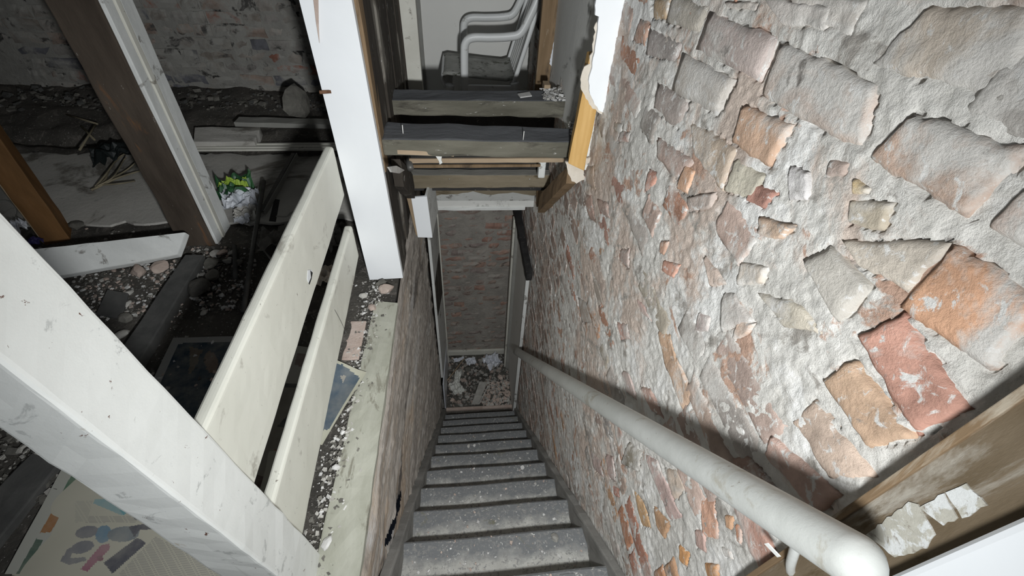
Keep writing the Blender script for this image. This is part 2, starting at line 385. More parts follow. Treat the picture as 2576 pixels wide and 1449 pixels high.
# the bricks that show most clearly, outlined in the photograph and laid into the wall plane
def t_(ox, oy, sc, pts, col): return ([(ox + sc * a, oy + sc * b) for a, b in pts], col)
A = lambda pts, col: t_(1450, 0, .2346, pts, col)
B = lambda pts, col: t_(1450, 300, .2346, pts, col)
C = lambda pts, col: t_(1450, 600, .2346, pts, col)
D = lambda pts, col: t_(1976, 0, .2346, pts, col)
E_ = lambda pts, col: t_(1976, 300, .2346, pts, col)
G = lambda pts, col: t_(1976, 600, .2346, pts, col)
K6 = lambda pts, col: t_(1400, 0, .4832, pts, col)
K7 = lambda pts, col: t_(1300, 600, .5859, pts, col)
L = lambda pts, col: t_(1300, 900, .3788, pts, col)
TR = [A([(800, -30), (1010, -30), (930, 205), (795, 205)], (.46, .36, .25)), A([(1010, -60), (1410, 80), (1290, 350), (935, 240)], (.44, .42, .38)),
 A([(1400, 130), (2110, 400), (1930, 870), (1255, 530)], (.52, .46, .44)), A([(1120, 550), (1670, 870), (1470, 1240), (1010, 960)], (.53, .51, .48)),
 A([(760, 300), (1130, 480), (1040, 660), (725, 590)], (.46, .43, .42)), A([(670, 200), (775, 265), (715, 480), (590, 440)], (.52, .36, .29)),
 A([(850, 880), (1180, 1090), (1075, 1390), (790, 1180)], (.42, .38, .36)), A([(1560, 20), (1930, 20), (1890, 120), (1640, 90)], (.50, .47, .44)),
 A([(1960, -60), (2700, 60), (2640, 330), (2180, 250)], (.55, .53, .51)),
 K6([(1150, 215), (1640, 440), (1560, 790), (1050, 500)], (.53, .45, .40)), K6([(960, 545), (1215, 655), (1090, 870), (905, 740)], (.56, .40, .30)),
 B([(1190, 20), (1690, 310), (1540, 760), (1250, 410)], (.54, .46, .38)), B([(850, 180), (1240, 470), (1060, 660), (850, 400)], (.50, .40, .36)),
 B([(1160, 480), (1245, 560), (1180, 810), (1065, 740)], (.55, .36, .25)), B([(780, 520), (895, 600), (820, 720), (725, 780)], (.52, .30, .24)),
 B([(470, 120), (585, 140), (560, 250), (430, 240)], (.47, .31, .27)), B([(1680, 430), (2000, 600), (1860, 860), (1560, 770)], (.56, .54, .46)),
 B([(1880, 680), (2130, 790), (1990, 960), (1790, 880)], (.50, .29, .24)), B([(1180, 830), (1480, 780), (1440, 960), (1200, 990)], (.42, .37, .34)),
 B([(1950, 1040), (2330, 1150), (2180, 1300), (1920, 1230)], (.54, .42, .33)), B([(70, 500), (170, 500), (200, 760), (90, 700)], (.44, .36, .30)), B([(70, 800), (150, 810), (215, 1130), (110, 1050)], (.44, .33, .29)),
 B([(220, 850), (330, 900), (350, 1060), (250, 1000)], (.47, .37, .33)), B([(390, 20), (500, 40), (470, 160), (390, 130)], (.47, .42, .36)),
 K6([(1840, 590), (2440, 770), (2110, 1140), (1600, 820)], (.53, .41, .34)), D([(1480, 50), (2620, 60), (2440, 1150), (850, 700)], (.54, .49, .43)),
 D([(0, -80), (860, -40), (640, 370), (60, 240)], (.54, .52, .49)), E_([(2540, 720), (2950, 800), (2700, 1500), (2110, 1150)], (.54, .44, .39)),
 E_([(650, 870), (1110, 890), (1020, 1200), (630, 1130)], (.55, .50, .41)), E_([(430, 420), (640, 470), (590, 600), (380, 640)], (.36, .30, .27)), E_([(0, 500), (240, 560), (210, 860), (30, 860)], (.66, .66, .67)),
 E_([(690, 640), (870, 740), (850, 800), (680, 800)], (.50, .40, .24)),
 G([(560, 20), (1740, 30), (1290, 560), (800, 330)], (.57, .53, .47)), G([(1770, 110), (2760, 700), (2150, 1430), (1225, 745)], (.57, .35, .235)),
 K7([(1640, 325), (1950, 735), (1710, 845), (1452, 425)], (.53, .31, .25)), K7([(1440, 522), (1705, 860), (1500, 900), (1310, 612)], (.56, .41, .30)),
 K7([(1275, 690), (1560, 1030), (1340, 1030), (1175, 790)], (.55, .45, .38)), K7([(1090, 845), (1400, 1100), (1290, 1190), (1060, 930)], (.55, .41, .36)),
 K7([(920, 950), (985, 930), (1150, 1120), (1050, 1090)], (.36, .26, .22)),
 G([(170, 230), (470, 90), (900, 540), (560, 900)], (.47, .46, .43)), C([(1760, 250), (2040, 310), (1990, 490), (1720, 500)], (.52, .46, .39)),
 C([(1920, 580), (2400, 700), (2620, 1020), (2240, 940)], (.54, .51, .44)), C([(870, 970), (985, 1040), (1095, 1450), (950, 1430)], (.50, .36, .26)),
 C([(940, 230), (1110, 280), (1030, 430), (915, 350)], (.55, .33, .26)), C([(910, 20), (985, 30), (940, 180), (890, 150)], (.52, .35, .27)), C([(410, 890), (540, 915), (575, 1080), (465, 1090)], (.50, .35, .31)),
 C([(140, 310), (200, 420), (290, 730), (235, 765)], (.42, .38, .34)), C([(1370, 200), (1490, 330), (1600, 500), (1420, 520)], (.53, .45, .40)), C([(1310, 780), (1430, 850), (1400, 1000), (1260, 1010)], (.47, .41, .40)),
 C([(1740, 850), (1910, 915), (1850, 1030), (1670, 1100)], (.66, .50, .40)), C([(460, 110), (560, 110), (550, 350), (450, 230)], (.48, .40, .37)), C([(640, 640), (720, 720), (800, 900), (700, 800)], (.48, .36, .33)),
 C([(1570, 560), (1690, 590), (1900, 900), (1560, 1000)], (.50, .47, .45)), C([(0, 620), (120, 700), (170, 900), (40, 900)], (.45, .40, .36)),
 L([(960, 0), (1050, 0), (1165, 260), (1095, 360)], (.50, .37, .28)), L([(745, 560), (830, 620), (800, 760), (690, 700)], (.25, .23, .19)), L([(815, 190), (880, 210), (965, 400), (890, 360)], (.45, .33, .29)),
 L([(770, 870), (840, 960), (885, 1130), (830, 1120)], (.50, .34, .20)), L([(905, 985), (1015, 1095), (970, 1210), (930, 1130)], (.46, .30, .19)), L([(1200, 920), (1300, 945), (1330, 1210), (1230, 1190)], (.51, .32, .24)),
 L([(1070, 1240), (1135, 1290), (1120, 1400), (1072, 1350)], (.55, .31, .15)), L([(850, 640), (920, 680), (1090, 1060), (1010, 1080)], (.46, .36, .34)), L([(960, 720), (1060, 750), (1120, 870), (1040, 950)], (.50, .43, .37)),
 L([(1240, 1360), (1330, 1370), (1340, 1460), (1260, 1460)], (.54, .31, .16)), L([(1350, 1250), (1410, 1280), (1430, 1340), (1375, 1320)], (.54, .31, .17)), L([(640, 850), (680, 870), (680, 930), (645, 910)], (.48, .27, .22)),
 L([(1445, 1100), (1490, 1130), (1480, 1250), (1455, 1230)], (.54, .28, .18)), L([(695, 85), (740, 90), (795, 290), (720, 230)], (.45, .38, .36)), L([(480, 600), (560, 690), (580, 800), (510, 740)], (.44, .36, .34)), L([(590, 640), (640, 660), (660, 830), (620, 800)], (.42, .33, .31)),
 L([(1180, 1140), (1240, 1150), (1250, 1300), (1190, 1260)], (.42, .31, .28)), L([(1380, 1040), (1430, 1050), (1420, 1150), (1385, 1130)], (.53, .34, .22))]
TQ = []
for px, col in TR:
    q = [gx(u, v, XR) for u, v in px]
    TQ.append(([(p.y, p.z) for p in q], col))
def in_quad(Y, Z, q):
    ins = np.ones_like(Y, bool); sgn = None
    ar_ = sum(q[i][0] * q[(i + 1) % 4][1] - q[(i + 1) % 4][0] * q[i][1] for i in range(4)); sg = 1 if ar_ > 0 else -1
    for i in range(4):
        (a, b), (c, d) = q[i], q[(i + 1) % 4]
        ins &= sg * ((c - a) * (Z - b) - (d - b) * (Y - a)) > 0
    return ins
smear = np.clip((Yg - .75) * .9, 0, .45) + np.clip((.85 - Zg) * .35, 0, .45) + .55 * fbm(Yg * 3.1 + 3, Zg * 3.1, 3, 21)
smear = np.where(Yg < .34, smear - .35, smear)
fine = fbm(Yg * 28, Zg * 28, 5, 31, .62)
mh = -.0030 + .0040 * fine + .0042 * np.clip(smear, -.6, .62) + .0030 * fbm(Yg * 95, Zg * 95, 3, 41)
for q, col in TQ:
    ym, yM = min(p[0] for p in q), max(p[0] for p in q); zm, zM = min(p[1] for p in q), max(p[1] for p in q)
    iy = np.where((Yg[:, 0] >= ym - .01) & (Yg[:, 0] <= yM + .01))[0]; iz = np.where((Zg[0] >= zm - .01) & (Zg[0] <= zM + .01))[0]
    if len(iy) < 2 or len(iz) < 2: continue
    sl = (slice(iy[0], iy[-1] + 1), slice(iz[0], iz[-1] + 1))
    ins = in_quad(Yg[sl], Zg[sl], q)
    cy, cz = sum(p[0] for p in q) / 4, sum(p[1] for p in q) / 4
    big = in_quad(Yg[sl], Zg[sl], [(cy + (p[0] - cy) * 1.05, cz + (p[1] - cz) * 1.07) for p in q])
    crack = big & ~ins & (fbm(Yg[sl] * 14, Zg[sl] * 14, 3, 47) > .02)
    mh[sl] = np.where(crack, -.013, mh[sl])
    mh[sl] = np.where(ins, np.minimum(mh[sl], -.006 + .012 * np.clip(fine[sl] - .15, 0, 1)), mh[sl])
Xg = XR - und(Yg, Zg) - mh
keepw = (Zg > stair_z(Yg) - .12) & ((Zg < .72) | (Yg < 1.62))
wall_r = struct(grid_mesh('wall_right', np.stack([Xg, Yg, Zg], -1), 'mortar', keepw))
back = box('wall_backing', (XR + .03, .15, LOW), (XR + .16, 3.3, 2.4), 'low_mortar', wall_r, bevel=0)
def rough_brick(y0, y1, z0, z1, proud, seed, fineg=True, quad=None):
    """one brick showing on the right wall: a knocked, uneven face with rounded broken edges"""
    nx, nz = (22, 10) if fineg else (10, 5)
    u = np.linspace(0, 1, nx); w = np.linspace(0, 1, nz); U, Wd = np.meshgrid(u, w, indexing='ij')
    r = random.Random(seed)
    tl, tr, bl, br = [r.uniform(-.005, .005) for _ in range(4)]
    Y = y0 + (y1 - y0) * U + ((tl * (1 - U) + tr * U) * Wd + (bl * (1 - U) + br * U) * (1 - Wd)) * .8
    sag = r.uniform(-.004, .004)
    Z = z0 + (z1 - z0) * Wd + sag * (U - .5) * 2
    Y = Y + .0035 * fbm(U * 0 + Z * 60 + seed, U * 9 + seed * .7, 3, seed); Z = Z + .0035 * fbm(Y * 45 + seed, Wd * 5, 3, seed + 5)
    if quad:                      # TL TR BR BL outline
        (a, b), (c_, d_), (e_, f_), (g_, h_) = quad
        Y = (a * (1 - U) + c_ * U) * Wd + (g_ * (1 - U) + e_ * U) * (1 - Wd); Z = (b * (1 - U) + d_ * U) * Wd + (h_ * (1 - U) + f_ * U) * (1 - Wd)
        sz = min(abs(a - c_) + abs(b - d_), abs(a - g_) + abs(b - h_)); am = min(.006, sz * .09)
        jy = fbm(Z * 55 + seed, Y * 8, 4, seed) * am * (1 - np.clip(np.minimum(U, 1 - U) * 3, 0, 1)); jz = fbm(Y * 55 + seed, Z * 8, 4, seed + 5) * am * (1 - np.clip(np.minimum(Wd, 1 - Wd) * 3, 0, 1))
        Y = Y + jy; Z = Z + jz; y0, y1 = Y.min(), Y.max(); z0, z1 = Z.min(), Z.max()
    e = np.minimum(np.minimum(U, 1 - U) * (y1 - y0), np.minimum(Wd, 1 - Wd) * (z1 - z0))
    rad = .006; k = np.clip(1 - e / rad, 0, 1)
    chip = np.clip(fbm(Y * 22 + seed * 3, Z * 22, 3, seed + 9) - .15, 0, 1) * .009
    X = XR - und(Y, Z) - proud + .0045 * k ** 2 - .0022 * fbm(Y * 48, Z * 48, 4, seed + 2) + chip
    P = np.stack([X, Y, Z], -1)
    ring = [(i, 0) for i in range(nx)] + [(nx - 1, j) for j in range(1, nz)] + [(i, nz - 1) for i in range(nx - 2, -1, -1)] + [(0, j) for j in range(nz - 2, 0, -1)]
    V = P.reshape(-1, 3).tolist(); n0 = len(V); F = []
    for i in range(nx - 1):
        for j in range(nz - 1):
            a = i * nz + j; F.append((a, a + 1, a + nz + 1, a + nz))
    for (i, j) in ring:
        q = P[i, j]; V.append([XR + .028, q[1], q[2]])
    nr = len(ring)
    for t in range(nr):
        (i, j), (i2, j2) = ring[t], ring[(t + 1) % nr]
        F.append((i * nz + j, i2 * nz + j2, n0 + (t + 1) % nr, n0 + t))
    F.append(tuple(n0 + t for t in range(nr)))
    return mesh('brick', V, F, 'brick', wall_r, True)
PAL_OLD = [(.54, .44, .38), (.55, .42, .36), (.50, .45, .41), (.52, .47, .43), (.44, .39, .35), (.47, .40, .36), (.42, .38, .345), (.48, .37, .32), (.46, .405, .33), (.40, .36, .335), (.50, .385, .32), (.46, .30, .235), (.48, .27, .19)]
PAL_NEW = [(.54, .27, .165), (.50, .255, .185), (.56, .34, .21), (.50, .30, .24), (.545, .30, .18)]
rb = random.Random(5); nbrick = 0
for i, (q, col) in enumerate(TQ):
    o = rough_brick(0, 0, 0, 0, rb.uniform(-.0005, .0025), 700 + i, q[0][0] < .9, q); o.color = (min(.85, col[0] * 1.17), col[1] * 1.12, col[2] * 1.08, 1); nbrick += 1
TB = [(min(p[0] for p in q), max(p[0] for p in q), min(p[1] for p in q), max(p[1] for p in q)) for q, c in TQ]
def covered(a, b, c, d):
    for (e, f, g, h) in TB:
        ov = max(0, min(b, f) - max(a, e)) * max(0, min(d, h) - max(c, g))
        if ov > .30 * min((b - a) * (d - c), (f - e) * (h - g)): return True
    return False
far_bricks = []
for c in range(-4, 48):
    zt = ZTOP - CH * c
    z0, z1 = zt - CH + .008, zt - .004
    y = .172 - (.1 if c % 2 else 0)
    if 2 <= c <= 14:
        ln = .118 + rb.uniform(-.008, .008)
        if not covered(.17, .17 + ln, z0, z1):
            o = rough_brick(.17, .17 + ln, z0 + rb.uniform(-.002, .002), z1, .001 + rb.uniform(0, .003), 1000 + c)
            o.color = (*rb.choice(PAL_NEW), 1); nbrick += 1
        y = .17 + ln + .014
    while y < 3.1:
        ln = (.205 if rb.random() < .62 else .105) + rb.uniform(-.012, .012)
        ya, yb = max(y, .17), y + ln
        zz0, zz1 = z0 + rb.uniform(-.004, .003), z1 + rb.uniform(-.003, .004)
        visible = (zz1 > stair_z((ya + yb) / 2) + .02) and not (zz0 > .62 and yb > 1.50)
        if visible and yb - ya > .045 and not covered(ya, yb, zz0, zz1):
            col = rb.choice(PAL_OLD)
            if zz1 < .75 and rb.random() < .2: col = rb.choice(PAL_NEW)
            pr = rb.uniform(-.0022, .0022)
            if yb < 1.62 and nbrick < 298 and c >= -1:
                o = rough_brick(ya, yb, zz0, zz1, pr, c * 97 + nbrick, yb < .95); o.color = (*col, 1); nbrick += 1
            else: far_bricks.append((ya, yb, zz0, zz1, pr))
        y += ln + rb.uniform(.010, .020)
V = []; F = []
for (ya, yb, za, zb, pr) in far_bricks:
    k = len(V); x = XR - float(und((ya + yb) / 2, (za + zb) / 2)) - pr; d = .006
    V += [(XR + .02, ya, za), (XR + .02, yb, za), (XR + .02, yb, zb), (XR + .02, ya, zb), (x, ya + d, za + d), (x, yb - d, za + d), (x, yb - d, zb - d), (x, ya + d, zb - d)]
    F += [tuple(k + i for i in f) for f in HEXF]
fb = stuff(mesh('far_bricks', V, F, 'brick', wall_r)); fb.color = (.42, .32, .27, 1)

# grey plaster higher up past the stud, on the same wall
pl = struct(box('wall_right_plaster', (XR - .004, 1.52, .58), (XR + .05, 2.44, 2.4), 'grey_plaster', bevel=.004, cuts=2, rough=.004, rs=6))

# ---- left wall of the stairwell below the floor ----------------------
yl = np.arange(.19, 2.56, .008); zl = np.arange(.0, LOW - .12, -.008)
Yl, Zl = np.meshgrid(yl, zl, indexing='ij')
lean = .018 * np.clip(-Zl / 2.4, 0, 1)
band = fbm(Yl * 1.6, Zl * 26, 4, 61)
lump = fbm(Yl * 6, Zl * 9, 4, 62)
Xl = XL + .012 + lean + .010 * band + .012 * lump + .004 * fbm(Yl * 40, Zl * 60, 3, 63)
Xl = np.where(Zl > -.02, XL + .0, Xl)
hole = (((Yl - .66) / .14) ** 2 + ((Zl + .39 + .75 * (Yl - .66)) / .045) ** 2) < 1
wall_l = struct(grid_mesh('wall_left', np.stack([Xl, Yl, Zl], -1), 'old_plaster', (Zl > stair_z(Yl) - .1) & ~hole))
box('void_panel', (XL - .10, .2, -1.2), (XL - .07, 2.5, -.06), 'blue_void', wall_l, bevel=0)
box('wall_core', (XL - .20, .2, LOW), (XL - .12, 3.3, -.04), 'low_mortar', wall_l, bevel=0)

# ---- floors ----------------------------------------------------------
floor = struct(box('floor', (-3.4, -.9, -.10), (-.47, 3.0, -.006), 'dirt', bevel=0))
box('landing', (-.47, -.9, -.10), (XR + .3, .17, -.006), 'concrete', floor, bevel=0)
box('edge_strip', (-.47, .17, -.10), (XL - .012, 1.62, -.012), 'dirt', floor, bevel=0)
# uneven dirt / grit surface with a smooth slab further back
xa = np.arange(-3.3, -.36, .022); ya = np.arange(-.5, 3.0, .022); Xa, Ya = np.meshgrid(xa, ya, indexing='ij')
Za = .006 + .012 * fbm(Xa * 5, Ya * 5, 4, 71) + .006 * fbm(Xa * 30, Ya * 30, 3, 72)
Za = np.where(Xa > -.47, -.006 + .004 * fbm(Xa * 30, Ya * 30, 3, 73), Za)
struct(grid_mesh('floor_dirt', np.stack([Xa, Ya, Za], -1), 'dirt'))
slabf = struct(hexa('floor_slab', [(-3.0, 2.02, -.02), (-1.42, 1.99, -.02), (-.55, 2.06, -.02), (-3.0, 2.06, -.02), (-3.0, 2.72, .030), (-.55, 2.72, .030), (-.55, 2.1, .034), (-3.0, 2.05, .034)], 'concrete', bevel=0)) if False else None
sp = ragged([(-3.0, 2.0, .022), (-1.2, 1.98, .022), (-.55, 2.02, .022), (-.55, 2.74, .022), (-3.0, 2.74, .022)], .05, .025, 4)
struct(poly('floor_slab', sp, (0, 0, .012), 'concrete'))
# raised rubble ledge at the foot of the back wall
xe = np.arange(-3.3, -.42, .03); ye = np.arange(2.70, 3.56, .03); Xe, Ye = np.meshgrid(xe, ye, indexing='ij')
Ze = .05 + .10 * np.clip((Ye - 2.72) / .7, 0, 1) + .035 * fbm(Xe * 5, Ye * 7, 4, 75) - .10 * np.exp(-((Ye - 2.86) / .05) ** 2) * (fbm(Xe * 2, Ye * 0, 2, 76) > -.2)
struct(grid_mesh('floor_ledge', np.stack([Xe, Ye, Ze], -1), 'dirt', None, False))
low_floor = struct(box('floor_lower', (-.45, 2.30, LOW - .1), (.75, 3.4, LOW), 'dirt', bevel=0))
floor_room = struct(box('floor_upper_room', (-.95, 2.64, -.12), (1.3, 3.66, 0), 'concrete', bevel=0))

# ---- brick walls behind ----------------------------------------------
def brick_mesh(seed, rough=.006):
    r = random.Random(seed); nx, nz = 5, 3; V = []; F = []
    for i in range(nx):
        for j in range(nz):
            u, w = i / (nx - 1), j / (nz - 1)
            e = (i in (0, nx - 1)) or (j in (0, nz - 1))
            V.append((u - .5 + (r.uniform(-.03, .03)), (r.uniform(.002, .010) if e else r.uniform(-rough, rough * .3)), w - .5 + r.uniform(-.07, .07)))
    for i in range(nx - 1):
        for j in range(nz - 1):
            a = i * nz + j; F.append((a, a + nz, a + nz + 1, a + 1))
    ring = [(i, 0) for i in range(nx)] + [(nx - 1, j) for j in range(1, nz)] + [(i, nz - 1) for i in range(nx - 2, -1, -1)] + [(0, j) for j in range(nz - 2, 0, -1)]
    n0 = len(V)
    for (i, j) in ring: q = V[i * nz + j]; V.append((q[0], .05, q[2]))
    nr = len(ring)
    for t in range(nr):
        (i, j), (i2, j2) = ring[t], ring[(t + 1) % nr]
        F.append((i * nz + j, n0 + t, n0 + (t + 1) % nr, i2 * nz + j2))
    me = bpy.data.meshes.new('brick'); me.from_pydata(V, [], F); me.update(); return me
def brick_wall(wall, x0, x1, z0, z1, yf, mat, pal, seed, ch=.078, cap=300):
    vs = [brick_mesh(seed + i) for i in range(8)]
    for v in vs: v.materials.append(M(mat))
    r = random.Random(seed); n = 0; z = z0; c = 0
    while z < z1:
        x = x0 - r.uniform(0, .2)
        while x < x1:
            ln = .215 if r.random() < .55 else .105
            if x + ln > x0 + .03 and n < cap:
                o = bpy.data.objects.new('brick', r.choice(vs)); COL.objects.link(o); o.parent = wall
                a, b = max(x, x0), min(x + ln, x1 + .05)
                o.location = ((a + b) / 2, yf + r.uniform(-.006, .006), z + ch / 2 + r.uniform(-.003, .003)); o.scale = (b - a, 1, ch - .012)
                o.rotation_euler = (0, r.uniform(-.02, .02), 0)
                o.color = (*r.choice(pal), 1); n += 1
            x += ln + .013
        z += ch; c += 1
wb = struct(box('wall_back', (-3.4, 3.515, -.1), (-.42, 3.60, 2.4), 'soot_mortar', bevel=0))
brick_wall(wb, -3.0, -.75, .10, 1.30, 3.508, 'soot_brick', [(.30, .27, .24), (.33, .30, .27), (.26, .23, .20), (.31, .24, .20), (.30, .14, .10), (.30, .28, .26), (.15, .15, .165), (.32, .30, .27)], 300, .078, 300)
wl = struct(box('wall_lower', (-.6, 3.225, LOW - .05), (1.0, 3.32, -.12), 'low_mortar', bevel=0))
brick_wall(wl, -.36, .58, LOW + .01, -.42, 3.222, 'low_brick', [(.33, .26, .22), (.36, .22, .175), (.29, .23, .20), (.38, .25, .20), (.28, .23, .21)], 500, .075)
# unseen wall and ceiling, added to block ambient light from the left room
struct(box('wall_left_unseen', (-3.5, -.9, -.1), (-3.4, 3.6, 2.4), 'soot_mortar', bevel=0))
struct(box('ceiling', (-3.5, -.9, 2.4), (-.5, 3.6, 2.5), 'grey_plaster', bevel=0))  # unseen, added over the left room only, to keep it dark
# ---- the room with the chair ------------------------------------------
struct(box('wall_chair_room', (-1.0, 3.66, 0), (1.35, 3.76, 2.4), 'room_paint', bevel=0))
struct(box('wall_chair_room_left', (-1.0, 3.601, 0), (-.90, 3.66, 2.4), 'room_paint', bevel=0))
struct(box('wall_chair_room_right', (1.25, 2.6, 0), (1.35, 3.66, 2.4), 'room_paint', bevel=0))
struct(box('wall_right_return', (XR + .05, 2.46, .0), (1.35, 2.6, 2.4), 'grey_plaster', bevel=0))
# dark boarded partition on the left past the white post
wp = struct(box('wall_partition', (-.42, 1.66, -.28), (-.325, 2.63, 2.4), 'black_wood', bevel=0))
r = random.Random(2)
yy = 1.63
while yy < 2.6:
    w = r.uniform(.10, .16); y2 = min(yy + w, 2.62)
    box('plank', (-.328, yy, -.27), (XL + r.uniform(-.006, .006), y2 - .006, 2.39), 'dark_wood', wp, bevel=.003, cuts=3, rough=.004)
    yy = y2
struct(box('trim_1', (-.325, 2.60, 0), (-.225, 2.66, 2.4), 'cream_trim', bevel=.006))
struct(box('trim_2', (-.325, 3.635, 0), (-.285, 3.662, 2.4), 'grey_trim', bevel=.004))
struct(box('trim_3', (.53, 3.61, 0), (.62, 3.662, 2.4), 'grey_trim', bevel=.006))

# ================================================================== STAIR
st = thing('staircase', 'steep dusty grey staircase with lino treads going down between walls', 'stairs', (.08, Y0, 0))
def xl_at(y): return XL + .035 + .008 * y
def xr_at(y): return XR - .028
for k in range(0, NST):
    y, z = nose(k); yb = (nose(k - 1)[0] if k else -.02) - .022
    w0, w1 = xl_at(y), xr_at(y)
    # tread with rounded worn nosing, sagging a little
    prof = [(yb, -.028), (yb, 0), (y - .03, 0), (y - .008, -.003), (y - .001, -.010), (y, -.019), (y - .005, -.027), (y - .012, -.030)]
    nx = 15; V = []; F = []; npf = len(prof); rr = random.Random(k)
    ph = rr.uniform(0, 9)
    for i in range(nx):
        u = i / (nx - 1); x = w0 + (w1 - w0) * u
        for (py, pz) in prof:
            wear = -.003 * math.exp(-((u - .45) / .25) ** 2) * (1 if py > y - .05 else .4)
            V.append((x, py + .0015 * math.sin(u * 7 + ph) * (py > y - .05) - .006 * (u - .5) + (.012 * (u - .5)), z + pz + wear + .001 * math.sin(u * 9 + ph)))
    for i in range(nx - 1):
        for j in range(npf):
            a, b = i * npf + j, i * npf + (j + 1) % npf
            F.append((a, b, b + npf, a + npf))
    F += [tuple(range(npf)), tuple(range(nx * npf - 1, (nx - 1) * npf - 1, -1))]
    o = mesh('tread', V, F, 'lino'); put(o, st)
    bm = bmesh.new(); bm.from_mesh(o.data); bmesh.ops.recalc_face_normals(bm, faces=bm.faces); bm.to_mesh(o.data); bm.free()
    box('riser', (w0, y - .030, z - RISE), (w1, y - .016, z - .026), 'riser_wood_shaded', st, bevel=0)
for side in (-1, 1):
    V8 = []
    for (ya_, yb_) in ((.14, .14), ):
        pass
    y_a, y_b = .17, (2.44 if side < 0 else 2.325)
    za_, zb_ = stair_z(y_a) + .035, stair_z(y_b) + .035
    if side < 0: xa0, xa1, xb0, xb1 = XL + .010, xl_at(y_a) + .012, XL + .022, xl_at(y_b) + .012
    else: xa0, xa1, xb0, xb1 = xr_at(y_a) - .006, XR - .003, xr_at(y_b) - .006, XR - .003
    d = .26
    hexa('stringer', [(xa0, y_a, za_ - d), (xa1, y_a, za_ - d), (xb1, y_b, zb_ - d), (xb0, y_b, zb_ - d), (xa0, y_a, za_), (xa1, y_a, za_), (xb1, y_b, zb_), (xb0, y_b, zb_)], 'stair_wood', st, bevel=.006, cuts=5, rough=.006, rs=9)
# dust, crumbs and chips on the treads
def on_tread(r):
    k = r.choice([1, 1, 1, 2, 2, 2, 3, 3, 4, 4, 5, 6, 7, 8, 9, 10, 11]); y, z = nose(k)
    u = r.random() ** .8 if r.random() < .5 else r.random()
    return (xl_at(y) + .03 + u * (xr_at(y) - xl_at(y) - .06), y - .01 - r.random() * .15, z + .003)
tag(chips('plaster_crumbs', 520, on_tread, .0015, .008, ['chip_white', 'rock_grey', 'rock_pink'], seed=12), 'small plaster crumbs strewn over the stair treads', 'crumbs')
for i, (u, v, k, sz, mt, lab) in enumerate([
        (1178, 1073, 7, .018, 'rock_grey', 'grey plaster lump on a lower stair tread, left one of a pair'),
        (1192, 1086, 7, .013, 'chip_white', 'pale plaster lump on a lower stair tread, right one of a pair'),
        (1312, 1155, 5, .020, 'chip_white', 'white plaster flake at the right end of a middle stair tread'),
        (1160, 1178, 5, .009, 'chip_white', 'tiny white plaster pebble near the middle of a stair tread'),
        (1078, 1352 + 38, 1, .012, 'chip_white', 'white pebble on the lowest tread in view, left end'),
        (1030, 1388, 1, .014, 'chip_white', 'white pebble among crumbs at the left end of the near tread'),
        (1385, 1302, 2, .022, 'rock_grey', 'thin grey plaster flake lying on the second tread'),
        (1193, 1262, 3, .007, 'rock_pink', 'tiny pinkish crumb on the shadow line of a stair tread')]):
    p = gz(u, v, nose(k)[1]); p.y = min(p.y, nose(k)[0] - .03); p.y = max(p.y, nose(k - 1)[0] + .012)
    tag(rock('plaster_lump', (p.x, p.y, p.z - .001), (sz, sz * .8, sz * .45), mt, 40 + i), lab, 'plaster lump', 'plaster bits on the stairs')
q = [gz(u, v, nose(1)[1] + .004) for u, v in ((1405, 1432), (1414, 1400), (1442, 1398), (1432, 1434))]
q = [Vector((p.x, min(p.y, nose(1)[0] - .014), p.z)) for p in q]
tag(slab('paper_scrap', q, (0, 0, .0015), 'paper', bevel=0), 'small white torn paper scrap on the near stair tread', 'paper')

# ================================================================== HANDRAIL on the right wall
hr = thing('handrail', 'thick round white-painted wooden handrail sloping down the brick wall', 'handrail', (.36, .1, .9))
pa, pb = gx(2150, 1408, .362), gx(1300, 884, .385)
pts = [pa.lerp(pb, i / 24) for i in range(25)]
d0 = (pa - pb).normalized()
V = [pa + d0 * .012]
RR = .0255
cap = [(RR * math.cos(a), math.sin(a)) for a in (.06, .35, .7, 1.05, 1.3)]
rail = tube('rail', [pa + d0 * c for c, _ in cap] + pts, RR, 'rail_paint', hr, 20)
me = rail.data; nc = len(cap)
for j, (c, sc_) in enumerate(cap):        # rounded near end
    ctr = pa + d0 * c
    for i in range(20): v = me.vertices[j * 20 + i]; v.co = ctr + (v.co - ctr) * sc_
for i in range(nc * 20, len(me.vertices)):   # slightly uneven, swelling a little down the stair
    k = i // 20 - nc; v = me.vertices[i]; c = pts[k]; v.co = c + (v.co - c) * (1 + .22 * k / 24 + .02 * mnoise.noise(v.co * 9) * min(1, k / 2))
# bracket near the lower end of the picture
slab('bracket_plate', [gx(1972, 1398, .446), gx(2012, 1412, .446), gx(2012, 1500, .446), gx(1972, 1490, .446)], (.008, 0, 0), 'white_paint', hr, bevel=.002)
b0 = gx(2015, 1340, .365); bq_ = gx(1990, 1440, .446)
tube('bracket_arm', smooth_path([b0 + Vector((.006, 0, -.022)), b0 + Vector((.02, 0, -.050)), b0.lerp(bq_, .6) + Vector((.01, 0, -.03)), bq_]), .006, 'white_paint', hr, 8)
slab('paint_flake', [gx(1922, 1368, .41), gx(1930, 1366, .41), gx(1962, 1400, .42), gx(1955, 1402, .42)], (.002, 0, 0), 'white_paint', hr, bevel=0)

